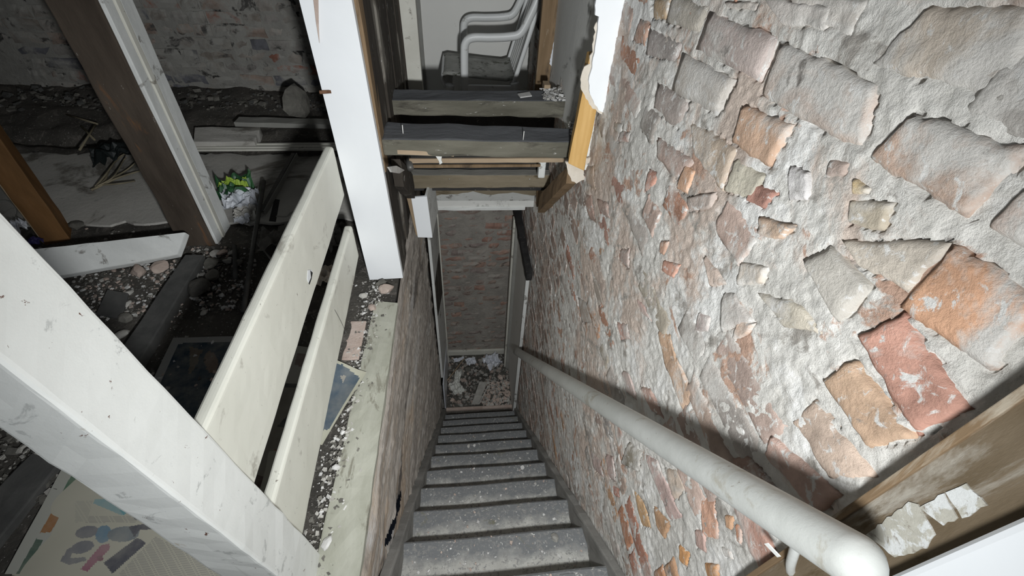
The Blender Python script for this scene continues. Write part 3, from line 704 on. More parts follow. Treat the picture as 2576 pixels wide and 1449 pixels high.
# ================================================================== DOOR FRAME beside the camera (right)
dj = thing('door_jamb', 'bare brown timber door jamb with chipped white hinge recesses', 'door jamb', (.45, .13, 0))
box('jamb_board', (.440, .092, -.005), (.52, .164, 2.05), 'jamb_wood', dj, bevel=.003, cuts=3, rough=.0015, rs=30)
for pp in (((2178, 1345), (2285, 1262), (2308, 1268), (2352, 1345), (2330, 1380), (2250, 1402)),
           ((2312, 1276), (2374, 1241), (2408, 1303), (2372, 1322)),
           ((2378, 1239), (2430, 1216), (2484, 1272), (2420, 1304))):
    pl_ = ragged([gx(u, v, .4385) for u, v in pp], .006, .0012, 9)
    poly('hinge_recess', pl_, (.004, 0, 0), 'chalk', dj)
slab('jamb_edge_strip', [(.436, .158, 0), (.436, .166, 0), (.436, .166, 2.05), (.436, .158, 2.05)], (.02, 0, 0), 'brown_stud', dj, bevel=.001)
ar = tag(box('door_architrave', (.418, -.12, -.006), (.52, .0915, 2.05), 'plasterboard', bevel=.008, segs=3), 'smooth white-painted door frame edge in the bottom right corner', 'door frame')

# ================================================================== NEWEL POST and guard boards (left)
nw = thing('newel_post', 'thick chipped white-painted newel post close by on the left', 'post', (-.48, .37, 0))
def npt(xb, xt, y, z): return (xb + (xt - xb) * z / 1.12, y, z)
c8 = [npt(-.535, -.562, .317, 0), npt(-.42, -.475, .317, 0), npt(-.42, -.475, .43, 0), npt(-.535, -.562, .43, 0)]
c8 += [npt(-.535, -.562, .317, 1.36), npt(-.42, -.475, .317, 1.36), npt(-.42, -.475, .43, 1.36), npt(-.535, -.562, .43, 1.36)]
hexa('shaft', c8, 'white_paint', nw, bevel=.007, cuts=5, rough=.0025, rs=18, segs=3)
hexa('base_block', [(-.605, .355, -.005), (-.50, .352, -.005), (-.50, .41, -.005), (-.605, .41, -.005), (-.600, .352, .44), (-.50, .352, .46), (-.50, .41, .46), (-.600, .41, .44)], 'white_paint', nw, bevel=.005, cuts=3, rough=.002)
def guard(name, fz0, fz1, nz0, nz1, label):
    yf, yn = 1.555, .432; x0, x1 = -.500, -.468
    c = [(x0, yn, nz0), (x1, yn, nz0), (x1, yf, fz0), (x0, yf, fz0), (x0, yn, nz1), (x1, yn, nz1), (x1, yf, fz1), (x0, yf, fz1)]
    return tag(hexa(name, c, 'cream_paint', bevel=.013, cuts=5, rough=.0015, rs=10, segs=4), label, 'rail')
g1 = guard('guard_rail_board', .451, .656, .405, .657, 'wide cream guard rail board, upper of the two beside the stairwell')
g2 = guard('guard_rail_board', .150, .312, .035, .288, 'narrower cream guard rail board, lower of the two beside the stairwell')
# chipped sticker-like damage on the upper board
poly('paint_chip', [gx(u, v, -.4675) for u, v in ((774, 680), (783, 678), (786, 688), (780, 704), (777, 714), (772, 702))], (.001, 0, 0), 'plasterboard', g1)
poly('paint_chip', [gx(u, v, -.4670) for u, v in ((780, 680), (786, 686), (783, 702), (778, 716), (776, 712), (782, 698))], (.001, 0, 0), 'black_wood', g1)
tube('scratch', smooth_path([gx(u, v, -.4672) for u, v in ((842, 779), (855, 803), (865, 825), (871, 848))]), .0009, 'metal_dark', g2, 5)

# ================================================================== WHITE PLASTERBOARD POST
wpz = thing('boxed_post', 'tall white plasterboard-clad post with a bare timber stud behind', 'post', (-.38, 1.57, 0))
pf = [gy(930, 707, 1.556), gy(1015, 700, 1.556)]
fl = [(-.449, 1.556, .0), (-.297, 1.556, .0)]
c8 = [(-.449, 1.556, .004), (-.297, 1.556, .012), (-.297, 1.585, .012), (-.449, 1.585, .004), (-.492, 1.556, 2.39), (-.345, 1.556, 2.39), (-.345, 1.585, 2.39), (-.492, 1.585, 2.39)]
hexa('plasterboard_face', c8, 'plasterboard', wpz, bevel=.0015, cuts=4, rough=.0008)
hexa('timber_stud', [(-.400, 1.587, .53), (-.302, 1.587, .53), (-.302, 1.66, .53), (-.400, 1.66, .53), (-.412, 1.587, 2.39), (-.312, 1.587, 2.39), (-.312, 1.74, 2.39), (-.412, 1.74, 2.39)], 'brown_stud', wpz, bevel=.004, cuts=4, rough=.003)
hexa('dark_stud', [(-.41, 1.587, .0), (-.302, 1.587, .0), (-.305, 1.655, .0), (-.41, 1.655, .0), (-.41, 1.587, .528), (-.304, 1.587, .528), (-.306, 1.655, .528), (-.41, 1.655, .528)], 'dark_wood', wpz, bevel=.004, cuts=4, rough=.005)
p = gy(808, 232, 1.55)
tube('nail', [p + Vector((.03, .008, 0)), p, p + Vector((-.004, 0, 0)), p + Vector((-.0045, 0, 0))], .006, 'rust', wpz, 8)
poly('splinter', [gy(u, v, 1.552) for u, v in ((772, -60), (800, -60), (802, 60), (804, 108), (796, 60), (789, 0))], (0, -.003, 0), 'rock_pink', wpz)
# broken plaster at the foot
# ================================================================== RIGHT STUD with torn plasterboard
rs_ = thing('torn_plasterboard_stud', 'yellow pine stud with torn white plasterboard on the right wall', 'stud', (.42, 1.46, .62))
hexa('pine_stud', [(.375, 1.463, .64), (.440, 1.463, .61), (.448, 1.52, .61), (.385, 1.52, .64), (.392, 1.463, 1.0), (.450, 1.463, 1.0), (.456, 1.52, 1.0), (.396, 1.52, 1.0)], 'pine', rs_, bevel=.003, cuts=3, rough=.002)
pp = ((1500, -120), (1594, -120), (1581, 0), (1574, 50), (1566, 110), (1562, 180), (1548, 205), (1537, 235), (1530, 262), (1520, 284), (1506, 278), (1492, 252), (1484, 236), (1481, 205), (1490, 170), (1497, 120), (1504, 60), (1507, 42), (1497, 38))
poly('plasterboard_sheet', ragged([gy(u, v, 1.448) for u, v in pp], .012, .0022, 5), (0, .012, 0), 'plasterboard', rs_)
pp = ((1498, 60), (1510, 45), (1530, 265), (1525, 300), (1508, 285), (1482, 262), (1466, 232), (1460, 200), (1470, 168), (1484, 160))
poly('torn_core', ragged([gy(u, v, 1.461) for u, v in pp], .010, .004, 6), (0, .006, 0), 'plaster_core', rs_)
tag(poly('plaster_flap', ragged([gy(u, v, 1.50) for u, v in ((1422, 408), (1486, 396), (1488, 404), (1468, 420), (1470, 452), (1450, 462), (1438, 456), (1428, 430))], .010, .003, 8), (0, .010, 0), 'plaster_core'), 'torn beige plaster flap hanging under the pine stud by the bricks', 'plaster')

# ================================================================== JOISTS over the stair
j1 = tag(hexa('joist', [(-.335, 1.99, .592), (.455, 1.99, .592), (.455, 2.13, .60), (-.335, 2.13, .60), (-.335, 1.99, .660), (.455, 1.99, .668), (.455, 2.125, .668), (-.335, 2.125, .660)], 'dark_joist', bevel=.008, cuts=4, rough=.006, rs=8), 'dark sooty floor joist in front of the plastic chair, top one of three', 'joist', 'joists over the stairwell')
j2 = tag(hexa('joist', [(-.305, 1.60, .596), (.452, 1.60, .588), (.452, 1.735, .60), (-.305, 1.755, .60), (-.305, 1.60, .660), (.452, 1.60, .657), (.452, 1.73, .657), (-.305, 1.755, .664)], 'dark_joist', bevel=.008, cuts=4, rough=.006, rs=8), 'dark sooty floor joist with two upright nails, middle one of three', 'joist', 'joists over the stairwell')
j3 = tag(hexa('joist', [(-.305, 2.10, .160), (.455, 2.10, .165), (.455, 2.17, .17), (-.305, 2.17, .17), (-.305, 2.10, .238), (.455, 2.10, .240), (.455, 2.16, .243), (-.305, 2.16, .243)], 'dusty_joist', bevel=.005, cuts=4, rough=.004, rs=8), 'dusty grey-brown joist just above the white bulkhead, lowest of three', 'joist', 'joists over the stairwell')
for (u, v) in ((1014, 330), (1316, 345)):
    p = gz(u, v + 6, .660); tube('nail', [p + Vector((0, 0, -.006)), p + Vector((.001, -.002, .034))], .0018, 'chip_white', j2, 6)
for (u, v) in ((1130, 449), (1331, 449)):
    p = gy(u, v + 3, 2.098); tube('nail', [p, p + Vector((.002, -.012, .012))], .0016, 'chip_white', j3, 6)
# black boards filling the dark gaps between and behind the joists
struct(box('gap_board_1', (-.305, 2.18, .10), (.455, 2.20, .55), 'black_wood', bevel=0))
struct(box('gap_board_2', (-.305, 2.60, -.22), (.455, 2.64, -.0), 'black_wood', bevel=0))
# broken laths
for i, (a, b, y, h, mt, lab) in enumerate([
        ((1000, 381), (1142, 388), 1.605, .016, 'lath', 'pale broken lath under the middle joist, nearest one on the left'),
        ((1030, 404), (1420, 402), 1.80, .020, 'lath', 'long pale ceiling lath between the joists, upper one'),
        ((1035, 418), (1360, 416), 1.93, .014, 'brown_stud', 'brown ceiling lath in the shadow between the joists, lower one')]):
    p, q_ = gy(*a, y), gy(*b, y)
    tag(beam('ceiling_lath', p, q_, .010, h, mt, None, bevel=.001, cuts=3, rough=.002), lab, 'lath')
p = gy(1108, 403, 1.77)
tag(poly('plaster_drip', [gy(u, v, 1.77) for u, v in ((1096, 393), (1112, 391), (1110, 402), (1113, 410), (1106, 414), (1104, 405))], (0, .008, 0), 'white_plaster'), 'small hanging plaster scrap stuck between two laths', 'plaster')
tag(box('cut_pipe_stub', (.36, 1.96, .30), (.395, 2.0, .47), 'white_plaster', bevel=.008), 'short pale stub upright in the dark behind the lowest joist', 'stub')
tag(tube('pipe_end', [gy(1033, 424, 1.75), gy(1033, 424, 1.75) + Vector((-.02, .10, 0))], .014, 'metal_dark', None, 12), 'small dark pipe end beside the lowest joist on the left', 'pipe')
# diagonal dark bearer on the right under the joists, and brown face under the lowest joist
tag(hexa('bearer', [(.402, 1.56, .50), (.446, 1.56, .50), (.446, 2.085, .014), (.402, 2.085, .014), (.402, 1.56, .583), (.446, 1.56, .583), (.446, 2.085, .14), (.402, 2.085, .14)], 'brown_stud', bevel=.004, cuts=3, rough=.005), 'sloping dark brown bearer on the right under the joists', 'beam')
tag(hexa('bearer', [(-.298, 1.67, .42), (-.255, 1.67, .42), (-.255, 1.985, .17), (-.298, 1.985, .17), (-.298, 1.67, .55), (-.255, 1.67, .55), (-.255, 1.985, .31), (-.298, 1.985, .31)], 'dark_wood', bevel=.004, cuts=3, rough=.006), 'sloping sooty bearer on the left under the joists', 'beam')
tag(poly('plaster_patch', [gx(u, v, -.251) for u, v in ((978, 420), (998, 417), (1018, 428), (1006, 436), (986, 433))], (-.006, 0, 0), 'chip_white'), 'white plaster patch on the dark timber right of the post', 'plaster')
# ragged brown plaster edge then the white bulkhead above the lower doorway
bh = thing('stair_bulkhead', 'white plaster bulkhead across the stair above the lower doorway', 'bulkhead', (.08, 2.5, -.2))
poly('torn_edge', ragged([gy(u, v, 2.40) for u, v in ((1062, 470), (1395, 466), (1400, 480), (1340, 492), (1290, 484), (1240, 490), (1190, 481), (1150, 489), (1085, 492), (1062, 486))], .03, .006, 11), (0, .04, 0), 'dusty_joist', bh)
slab('upper_band', [gy(1075, 480, 2.44), gy(1346, 480, 2.44), gy(1344, 505, 2.52), gy(1095, 505, 2.52)], (0, .03, .0), 'white_plaster', bh, bevel=.003)
slab('lower_band', [gy(1092, 503, 2.53), gy(1344, 503, 2.53), gy(1342, 521, 2.54), gy(1100, 522, 2.54)], (0, .08, 0), 'grey_plaster', bh, bevel=.003)
box('soffit_edge', (-.24, 2.53, -.262), (.40, 2.66, -.238), 'white_plaster', bh, bevel=.004, cuts=3, rough=.006, rs=20)
# brown filler wood right of the bulkhead
tag(slab('corner_block', [gy(1350, 470, 2.36), gy(1405, 470, 2.20), gy(1385, 500, 2.20), gy(1350, 522, 2.36)], (.0, .03, 0), 'brown_stud', bevel=.003), 'brown timber corner block right of the white bulkhead', 'timber')
# small boxed post stub hanging on the left
hb = thing('hanging_box_end', 'broken white plasterboard box end hanging at the left of the bulkhead', 'post', (-.28, 2.05, -.1))
q = [gy(u, v, 2.0) for u, v in ((1034, 497), (1074, 494), (1088, 598), (1051, 597))]
slab('plasterboard_face', q, (0, .012, 0), 'plasterboard', hb, bevel=.001)
q2 = [q[1] + Vector((0, .012, 0)), q[1] + Vector((.02, .30, -.02)), q[2] + Vector((.02, .30, -.02)), q[2] + Vector((0, .012, 0))]
slab('side_face', q2, (-.012, 0, 0), 'white_plaster', hb, bevel=.001)
slab('split_timber', [gy(1022, 494, 2.02), gy(1036, 497, 2.02), gy(1052, 597, 2.02), gy(1046, 590, 2.02)], (0, .06, 0), 'pale_wood', hb, bevel=.002)

# ================================================================== LOWER DOORWAY
def vstrip(name, u0, u1, v0, v1, y, th, mat, label, cat='door frame'):
    a, b = gy(u0, v0, y), gy(u1, v0, y); c, d = gy(u1, v1, y), gy(u0, v1, y)
    return tag(slab(name, [a, b, c, d], (0, th, 0), mat, bevel=.003), label, cat)
# left side: peeling white lining
lf = thing('doorway_lining', 'peeling white doorway lining on the left at the stair foot', 'door frame', (-.25, 2.7, LOW))
slab('lining_panel', [(-.250, 2.50, LOW + .55), (-.238, 3.10, LOW + .35), (-.238, 3.10, -.28), (-.250, 2.50, -.28)], (-.02, 0, 0), 'white_plaster', lf, bevel=.002)
slab('lining_lower', [(-.246, 2.46, LOW + .002), (-.236, 3.08, LOW + .002), (-.236, 3.08, LOW + .36), (-.246, 2.46, LOW + .50)], (-.012, 0, 0), 'poly_white', lf, bevel=.002)
slab('bare_patch', [(-.2485, 2.50, -1.25), (-.2375, 2.98, -1.45), (-.2375, 2.98, -.98), (-.2485, 2.50, -.90)], (.004, 0, 0), 'dark_wood', lf, bevel=.001)
slab('edge_bead', [(-.240, 3.085, LOW), (-.228, 3.085, LOW), (-.228, 3.085, -.28), (-.240, 3.085, -.28)], (0, .02, 0), 'cream_trim', lf, bevel=.002)
# right side: white door lining under a black dusty beam
rf = thing('side_doorway', 'pale door lining set in the right wall at the stair foot', 'door frame', (.44, 2.7, LOW))
slab('lining_panel', [(.426, 2.36, LOW), (.430, 2.975, LOW), (.430, 2.975, -.665), (.426, 2.36, -.665)], (.012, 0, 0), 'room_paint', rf, bevel=.002)
box('near_bead', (.418, 2.335, LOW), (.444, 2.36, -.665), 'white_plaster', rf, bevel=.003)
box('far_architrave', (.385, 3.0, LOW), (.444, 3.06, -.665), 'cream_trim', rf, bevel=.006)
box('far_stop', (.402, 2.975, LOW), (.444, 3.0, -.665), 'grey_trim', rf, bevel=.003)
tag(hexa('dusty_lintel', [(.402, 2.25, -.66), (.448, 2.25, -.66), (.448, 3.18, -.66), (.392, 3.18, -.66), (.404, 2.25, -.60), (.448, 2.25, -.60), (.448, 3.18, -.60), (.392, 3.18, -.60)], 'black_wood', bevel=.005, cuts=4, rough=.006), 'black dust-covered lintel beam over the side doorway', 'beam')
struct(hexa('baseboard_lower', [(-.30, 3.19, LOW), (.50, 3.185, LOW), (.50, 3.215, LOW), (-.30, 3.215, LOW), (-.30, 3.19, LOW + .075), (.50, 3.185, LOW + .075), (.50, 3.215, LOW + .075), (-.30, 3.215, LOW + .075)], 'cream_trim', bevel=.005))
# rubble at the foot of the stair
def low_s(x0, x1, y0, y1):
    def f(r): return (r.uniform(x0, x1), r.uniform(y0, y1), LOW + .004 + r.uniform(0, .012))
    return f
tag(chips('rubble', 900, low_s(-.23, .43, 2.52, 3.16), .006, .026, ['rock_dark', 'rock_grey', 'rock_pink', 'rock_grey'], seed=21), 'loose rubble covering the floor at the foot of the stair', 'rubble')
tag(chips('brick_rubble', 420, low_s(.12, .42, 2.50, 2.80), .008, .022, ['rock_pink', 'rock_pink', 'rock_grey'], seed=22), 'pinkish heap of brick chips at the right of the stair foot', 'rubble')
def crumple(name, c, sx, sy, h, mat, seed, rot=0, n=16, label=None, cat='paper', group=None, ridge=1.0):
    """a crumpled sheet with thickness"""
    u = np.linspace(-1, 1, n); U, Wd = np.meshgrid(u, u, indexing='ij')
    nz = fbm(U * 2.2 + seed, Wd * 2.2, 3, seed); nz2 = 1 - abs(fbm(U * 1.7 + 9, Wd * 1.7 + seed, 2, seed + 3)) * 2
    X = U * sx * (1 + .18 * fbm(Wd * 2 + seed, U * .5, 2, seed + 7)); Y = Wd * sy * (1 + .18 * fbm(U * 2 + seed, Wd * .5, 2, seed + 8))
    Z = h * (.5 + .45 * nz + .4 * ridge * nz2)
    Z = Z - Z.min() + .0005
    c_, s_ = math.cos(rot), math.sin(rot)
    top = np.stack([X * c_ - Y * s_, X * s_ + Y * c_, Z + .0008], -1); bot = top.copy(); bot[..., 2] -= .0008
    V = top.reshape(-1, 3).tolist() + bot.reshape(-1, 3).tolist(); N = n * n; F = []
    for i in range(n - 1):
        for j in range(n - 1):
            a = i * n + j; F.append((a, a + n, a + n + 1, a + 1)); F.append((N + a, N + a + 1, N + a + n + 1, N + a + n))
    for i in range(n - 1):
        for (a, b) in ((i, i + 1), ((n - 1) * n + i + 1, (n - 1) * n + i), ((i + 1) * n, i * n), (i * n + n - 1, (i + 1) * n + n - 1)):
            F.append((a, b, b + N, a + N))
    o = mesh(name, V, F, mat); o.location = c
    if label: tag(o, label, cat, group)
    return o
def lowp(u, v, dz=.012): p = gz(u, v, LOW + dz); return p
crumple('plastic_bag', lowp(1238, 918), .085, .085, .10, 'poly_white', 3, .4, label='white plastic bag lying open on the rubble below the stair', cat='bag', ridge=1.4)
crumple('crumpled_paper', lowp(1148, 978), .060, .085, .06, 'paper', 5, .5, label='crumpled cream paper at the left of the rubble', cat='paper', ridge=1.3)
crumple('crumpled_paper', lowp(1152, 950), .035, .07, .05, 'paper', 8, -.2, label='folded cream paper standing between two pale scraps of rubble', cat='paper', ridge=1.3)
crumple('plastic_scrap', lowp(1185, 912), .055, .05, .05, 'poly_white', 9, .2, label='small clear-white plastic scrap left of the white bag', cat='plastic', ridge=1.2)
crumple('plastic_scrap', lowp(1155, 908), .06, .025, .04, 'poly_white', 12, .3, label='thin whitish plastic strip near the far left of the rubble', cat='plastic', ridge=1.2)
crumple('plastic_scrap', lowp(1290, 932), .022, .05, .05, 'poly_white', 14, .1, label='whitish plastic scrap at the right edge of the rubble', cat='plastic', ridge=1.2)
tag(beam('thin_stick', lowp(1123, 960, .05), lowp(1168, 902, .06), .009, .008, 'lath', None, bevel=.001), 'thin pale stick lying across the rubble on the left', 'stick')
tag(slab('broken_plasterboard', [lowp(1186, 1018, .04), lowp(1204, 1018, .04), lowp(1226, 962, .05), lowp(1206, 962, .05)], (0, 0, .012), 'rock_grey', bevel=.002), 'narrow grey board lying lengthwise in the middle of the rubble', 'board')
tag(beam('thin_stick', lowp(1205, 1017, .055), lowp(1228, 970, .06), .006, .006, 'paper', None, bevel=.001), 'thin white strip along the grey board in the rubble', 'stick')
for i, (u, v, s, mt, lab) in enumerate([(1175, 932, .045, 'rock_dark', 'dark lump between the plastic scraps on the rubble'), (1258, 952, .038, 'rock_pink', 'pinkish brick fragment right of the middle on the rubble'),
        (1140, 1008, .035, 'rock_pink', 'brick fragment at the near left corner of the rubble'), (1175, 1000, .03, 'rock_grey', 'grey stone near the stair foot left of the grey board'),
        (1195, 978, .04, 'rock_dark', 'dark stone left of the grey board'), (1275, 905, .035, 'rock_grey', 'grey stone right of the white bag'), (1222, 945, .03, 'rock_grey', 'small grey stone just in front of the white bag')]):
    tag(rock('stone', lowp(u, v, .004), (s, s * .7, s * .6), mt, 80 + i), lab, 'stone', 'stones in the rubble')
# bottom step edge
tag(box('bottom_sill', (-.26, 2.47, LOW), (.435, 2.50, LOW + .03), 'rock_pink', bevel=.004), 'pinkish worn sill board at the foot of the stair', 'sill')

# ================================================================== CHAIR
ch = thing('plastic_armchair', 'grey-white moulded plastic garden armchair with dirty seat', 'chair', (.10, 3.2, 0))
yn, yf = 2.98, 3.45
def shell(name, prof, y0, y1, th, mat, dish=.0, n=9):
    """sheet swept across y from an xz profile, thickened"""
    V = []; F = []; m_ = len(prof)
    nor = []
    for i in range(m_):
        a = Vector(prof[max(i - 1, 0)]); b = Vector(prof[min(i + 1, m_ - 1)]); d = (b - a).normalized(); nor.append(Vector((d.y, -d.x)))
    for s in (0, 1):
        for j in range(n):
            t = j / (n - 1); y = y0 + (y1 - y0) * t; dz = -dish * (1 - (2 * t - 1) ** 2)
            for i in range(m_):
                p_ = Vector(prof[i]) + nor[i] * (th * s); V.append((p_.x, y, p_.y + dz))
    N = n * m_
    for j in range(n - 1):
        for i in range(m_ - 1):
            a = j * m_ + i; F.append((a, a + 1, a + m_ + 1, a + m_)); F.append((N + a, N + a + m_, N + a + m_ + 1, N + a + 1))
    for j in range(n - 1):
        for i in (0, m_ - 1):
            a = j * m_ + i; F.append((a, a + m_, N + a + m_, N + a))
    for i in range(m_ - 1):
        for j in (0, n - 1):
            a = j * m_ + i; F.append((a, N + a, N + a + 1, a + 1))
    o = mesh(name, V, F, mat, None, True); put(o, ch)
    bm = bmesh.new(); bm.from_mesh(o.data); bmesh.ops.recalc_face_normals(bm, faces=bm.faces); bm.to_mesh(o.data); bm.free()
    return o
shell('seat', [(-.135, .452), (-.10, .462), (.0, .452), (.15, .438), (.28, .43), (.335, .445)], yn + .02, yf - .02, .014, 'chair_seat', .012)
shell('front_apron', [(-.085, .335), (-.125, .375), (-.145, .42), (-.135, .452)], yn + .01, yf - .01, .012, 'plastic_chair')
# back: frame tubes and slats
for y in (yn + .01, yf - .01):
    tube('back_frame', smooth_path([(.325, y, .40), (.345, y, .47), (.40, y, .66), (.455, y, .86), (.475, y, .92)], 5), .017, 'plastic_chair', ch, 10, flat=.75)
tube('back_top', smooth_path([(.455, yn + .01, .87), (.485, yn + .08, .945), (.49, 3.215, .96), (.485, yf - .08, .945), (.455, yf - .01, .87)], 6), .018, 'plastic_chair', ch, 10)
for i in range(6):
    y = yn + .065 + i * (yf - yn - .13) / 5
    slab('back_slat', [(.335, y - .026, .44), (.335, y + .026, .44), (.485, y + .026, .945), (.485, y - .026, .945)], (.008, 0, -.002), 'plastic_chair', ch, bevel=.003)
# arms with front posts, legs
for y in (yn - .012, yf + .012):
    s = -1 if y < 3.2 else 1
    tube('arm', smooth_path([(.010, y, .36), (.012, y, .58), (.022, y, .645), (.065, y, .672), (.17, y, .676), (.28, y, .684), (.35, y, .705), (.40, y - s * .004, .79), (.45, y - s * .012, .90)], 6), .028, 'plastic_chair', ch, 12, flat=.80)
    beam('side_apron', (-.02, y, .368), (.36, y, .368), .022, .070, 'plastic_chair', ch, bevel=.006)
    tube('leg', smooth_path([(-.085, y, .40), (-.095, y, .30), (-.125, y + s * .02, .0)], 6), .030, 'plastic_chair', ch, 12, r2=.018)
    tube('leg', smooth_path([(.33, y, .42), (.36, y, .30), (.42, y + s * .02, .0)], 6), .028, 'plastic_chair', ch, 12, r2=.018)
# jamb of that room
jb = thing('old_door_jamb', 'worn brown door jamb with flaking white paint beside the plastic chair', 'door jamb', (.43, 2.45, .35))
hexa('jamb_post', [(.385, 2.425, .36), (.458, 2.425, .40), (.458, 2.47, .40), (.385, 2.47, .36), (.378, 2.425, 2.39), (.458, 2.425, 2.39), (.458, 2.47, 2.39), (.378, 2.47, 2.39)], 'brown_stud', jb, bevel=.004, cuts=3, rough=.004)
poly('paint_patch', ragged([gy(u, v, 2.424) for u, v in ((1393, 105), (1400, 108), (1396, 145), (1388, 168), (1382, 160))], .01, .002, 3), (0, -.002, 0), 'poly_white', jb)
tag(box('timber_offcut', (.372, 2.10, .671), (.402, 2.16, .70), 'pale_wood', bevel=.003), 'small pale timber offcut on the end of the top joist', 'offcut')
tag(chips('mortar_crumbs', 150, lambda r: (r.uniform(.36, .452), r.uniform(1.99, 2.12), .672 + r.uniform(0, .012)), .004, .014, ['rock_grey', 'chip_white'], seed=31), 'grey mortar crumbs heaped on the right end of the top joist', 'crumbs')
tag(chips('mortar_crumbs', 90, lambda r: (r.uniform(.425, .452), r.uniform(1.60, 1.74), .66 + r.uniform(0, .02)), .004, .012, ['rock_grey', 'chip_white'], seed=32), 'grey mortar crumbs against the wall on the middle joist', 'crumbs')
tag(slab('plaster_flake', [gz(u, v, .672) for u, v in ((1302, 238), (1332, 233), (1338, 243), (1309, 247))], (0, 0, .005), 'chip_white', bevel=.001), 'flat white plaster flake on the top joist', 'plaster flake')

# ================================================================== LEFT ROOM
eb = tag(hexa('edge_board', [(-.435, .18, -.02), (XL + .004, .18, -.02), (XL + .004, 1.40, -.02), (-.405, 1.42, -.02), (-.435, .18, .006), (XL + .004, .18, .006), (XL + .004, 1.40, .006), (-.405, 1.42, .006)], 'edge_board', bevel=.003, cuts=5, rough=.004, rs=20), 'pale rough board along the stairwell edge', 'board')
def strip_s(r):
    y = r.uniform(.30, 1.60); c = -.435 + .02 * y
    return (c + r.gauss(-.012, .028), y, .004)
tag(chips('grit', 1500, strip_s, .0015, .009, ['chip_white', 'rock_grey', 'rock_dark', 'rock_dark'], seed=41), 'grit and white chips along the pale edge board', 'grit')
for i, (u, v, s, mt, lab) in enumerate([(975, 733, .040, 'rock_pink', 'beige stone at the foot of the white post, nearest the stair'), (937, 778, .024, 'rock_pink', 'small pinkish stone left of the pale edge board'),
        (915, 748, .022, 'rock_grey', 'small grey stone behind the lower guard board'), (823, 1368, .022, 'chip_white', 'white stone chip beside the newel post'), (845, 1180, .018, 'chip_white', 'white stone chip on the grit halfway along the edge board'),
        (960, 718, .030, 'rock_dark', 'dark broken brick lump right at the foot of the white post'), (862, 1090, .012, 'chip_white', 'small white chip near the folded magazine corner')]):
    tag(rock('stone', gz(u, v, .002), (s, s * .75, s * .5), mt, 120 + i), lab, 'stone', 'stones by the stairwell edge')
tag(box('floor_brick', (-.49, 1.10, -.004), (-.425, 1.30, .006), 'rock_pink', bevel=.004), 'flush pinkish brick in the floor behind the lower guard board', 'brick')

# printed sheets -------------------------------------------------------
def inpoly(p, pl):
    x, y = p; c = False; n = len(pl)
    for i in range(n):
        x1, y1 = pl[i]; x2, y2 = pl[(i + 1) % n]
        if (y1 > y) != (y2 > y) and x < (x2 - x1) * (y - y1) / (y2 - y1) + x1: c = not c
    return c
def sheet(name, quad, base, shapes, label, cat, z=.012, n=(70, 70), lines=None, wave=.006, seed=1, curl=0):
    """printed paper lying on the floor: quad = floor corners; shapes = (floor polygon, colour); lines = (floor polygon, period, colour)"""
    q = [Vector(p) for p in quad]; nu, nv = n; V = []; F = []
    off = seed * 3.1
    for i in range(nu + 1):
        for j in range(nv + 1):
            u, v = i / nu, j / nv
            p = q[0].lerp(q[1], u).lerp(q[3].lerp(q[2], u), v)
            h = wave * (mnoise.noise(Vector((p.x * 7 + off, p.y * 7, 0))) + .5) + curl * max(0, u - .75) ** 2
            V.append((p.x, p.y, z + h + .004))
    N = len(V); V += [(a, b, c - .0012) for a, b, c in V]
    cols = []
    for i in range(nu):
        for j in range(nv):
            a = i * (nv + 1) + j; F.append((a, a + nv + 1, a + nv + 2, a + 1))
            cx = (V[a][0] + V[a + nv + 2][0]) / 2; cy = (V[a][1] + V[a + nv + 2][1]) / 2; c = base
            for pl_, per, lc, dirv in (lines or []):
                if inpoly((cx, cy), pl_):
                    if (j // max(1, int(per * 100))) % 2 == 0 and (i * 7 + j * 13) % 11 > 1: c = lc
            for pl_, sc in shapes:
                if inpoly((cx, cy), pl_): c = sc
            cols.append(c)
    nf = len(F)
    for i in range(nu):
        for j in range(nv):
            a = N + i * (nv + 1) + j; F.append((a, a + 1, a + nv + 2, a + nv + 1)); cols.append(base)
    o = mesh(name, V, F, 'print')
    ca = o.data.color_attributes.new('Col', 'FLOAT_COLOR', 'CORNER')
    arr = np.ones((len(o.data.loops), 4), np.float32)
    arr[:, :3] = np.repeat(np.array(cols, np.float32), 4, axis=0)
    ca.data.foreach_set('color', arr.reshape(-1))
    return tag(o, label, cat)
Zp = .016
def fp(*pts, z=Zp): return [tuple(gz(u, v, z))[:2] for u, v in pts]
def ell(cu, cv, a, b, rot=0, n=14):
    return fp(*[(cu + a * math.cos(t) * math.cos(rot) - b * math.sin(t) * math.sin(rot), cv + a * math.cos(t) * math.sin(rot) + b * math.sin(t) * math.cos(rot)) for t in [2 * math.pi * i / n for i in range(n)]])
NP = (.46, .44, .36); DK = (.10, .10, .115); GY = (.20, .20, .21)
def n8(u, v): return (u * .2753, 1050 + v * .2753)
def p8(*pts): return fp(*[n8(*p) for p in pts])
def e8(u, v, a, b, rot=0): return ell(*n8(u, v), a * .2753, b * .2753, rot)
ldir = Vector(gz(300, 1260, 0)) - Vector(gz(300, 1300, 0)); ldir = (ldir.x / ldir.length, ldir.y / ldir.length)
quadA = [gz(*n8(640, 520), 0), gz(700, 1140, 0), gz(700, 1560, 0), gz(*n8(150, 1460), 0)]
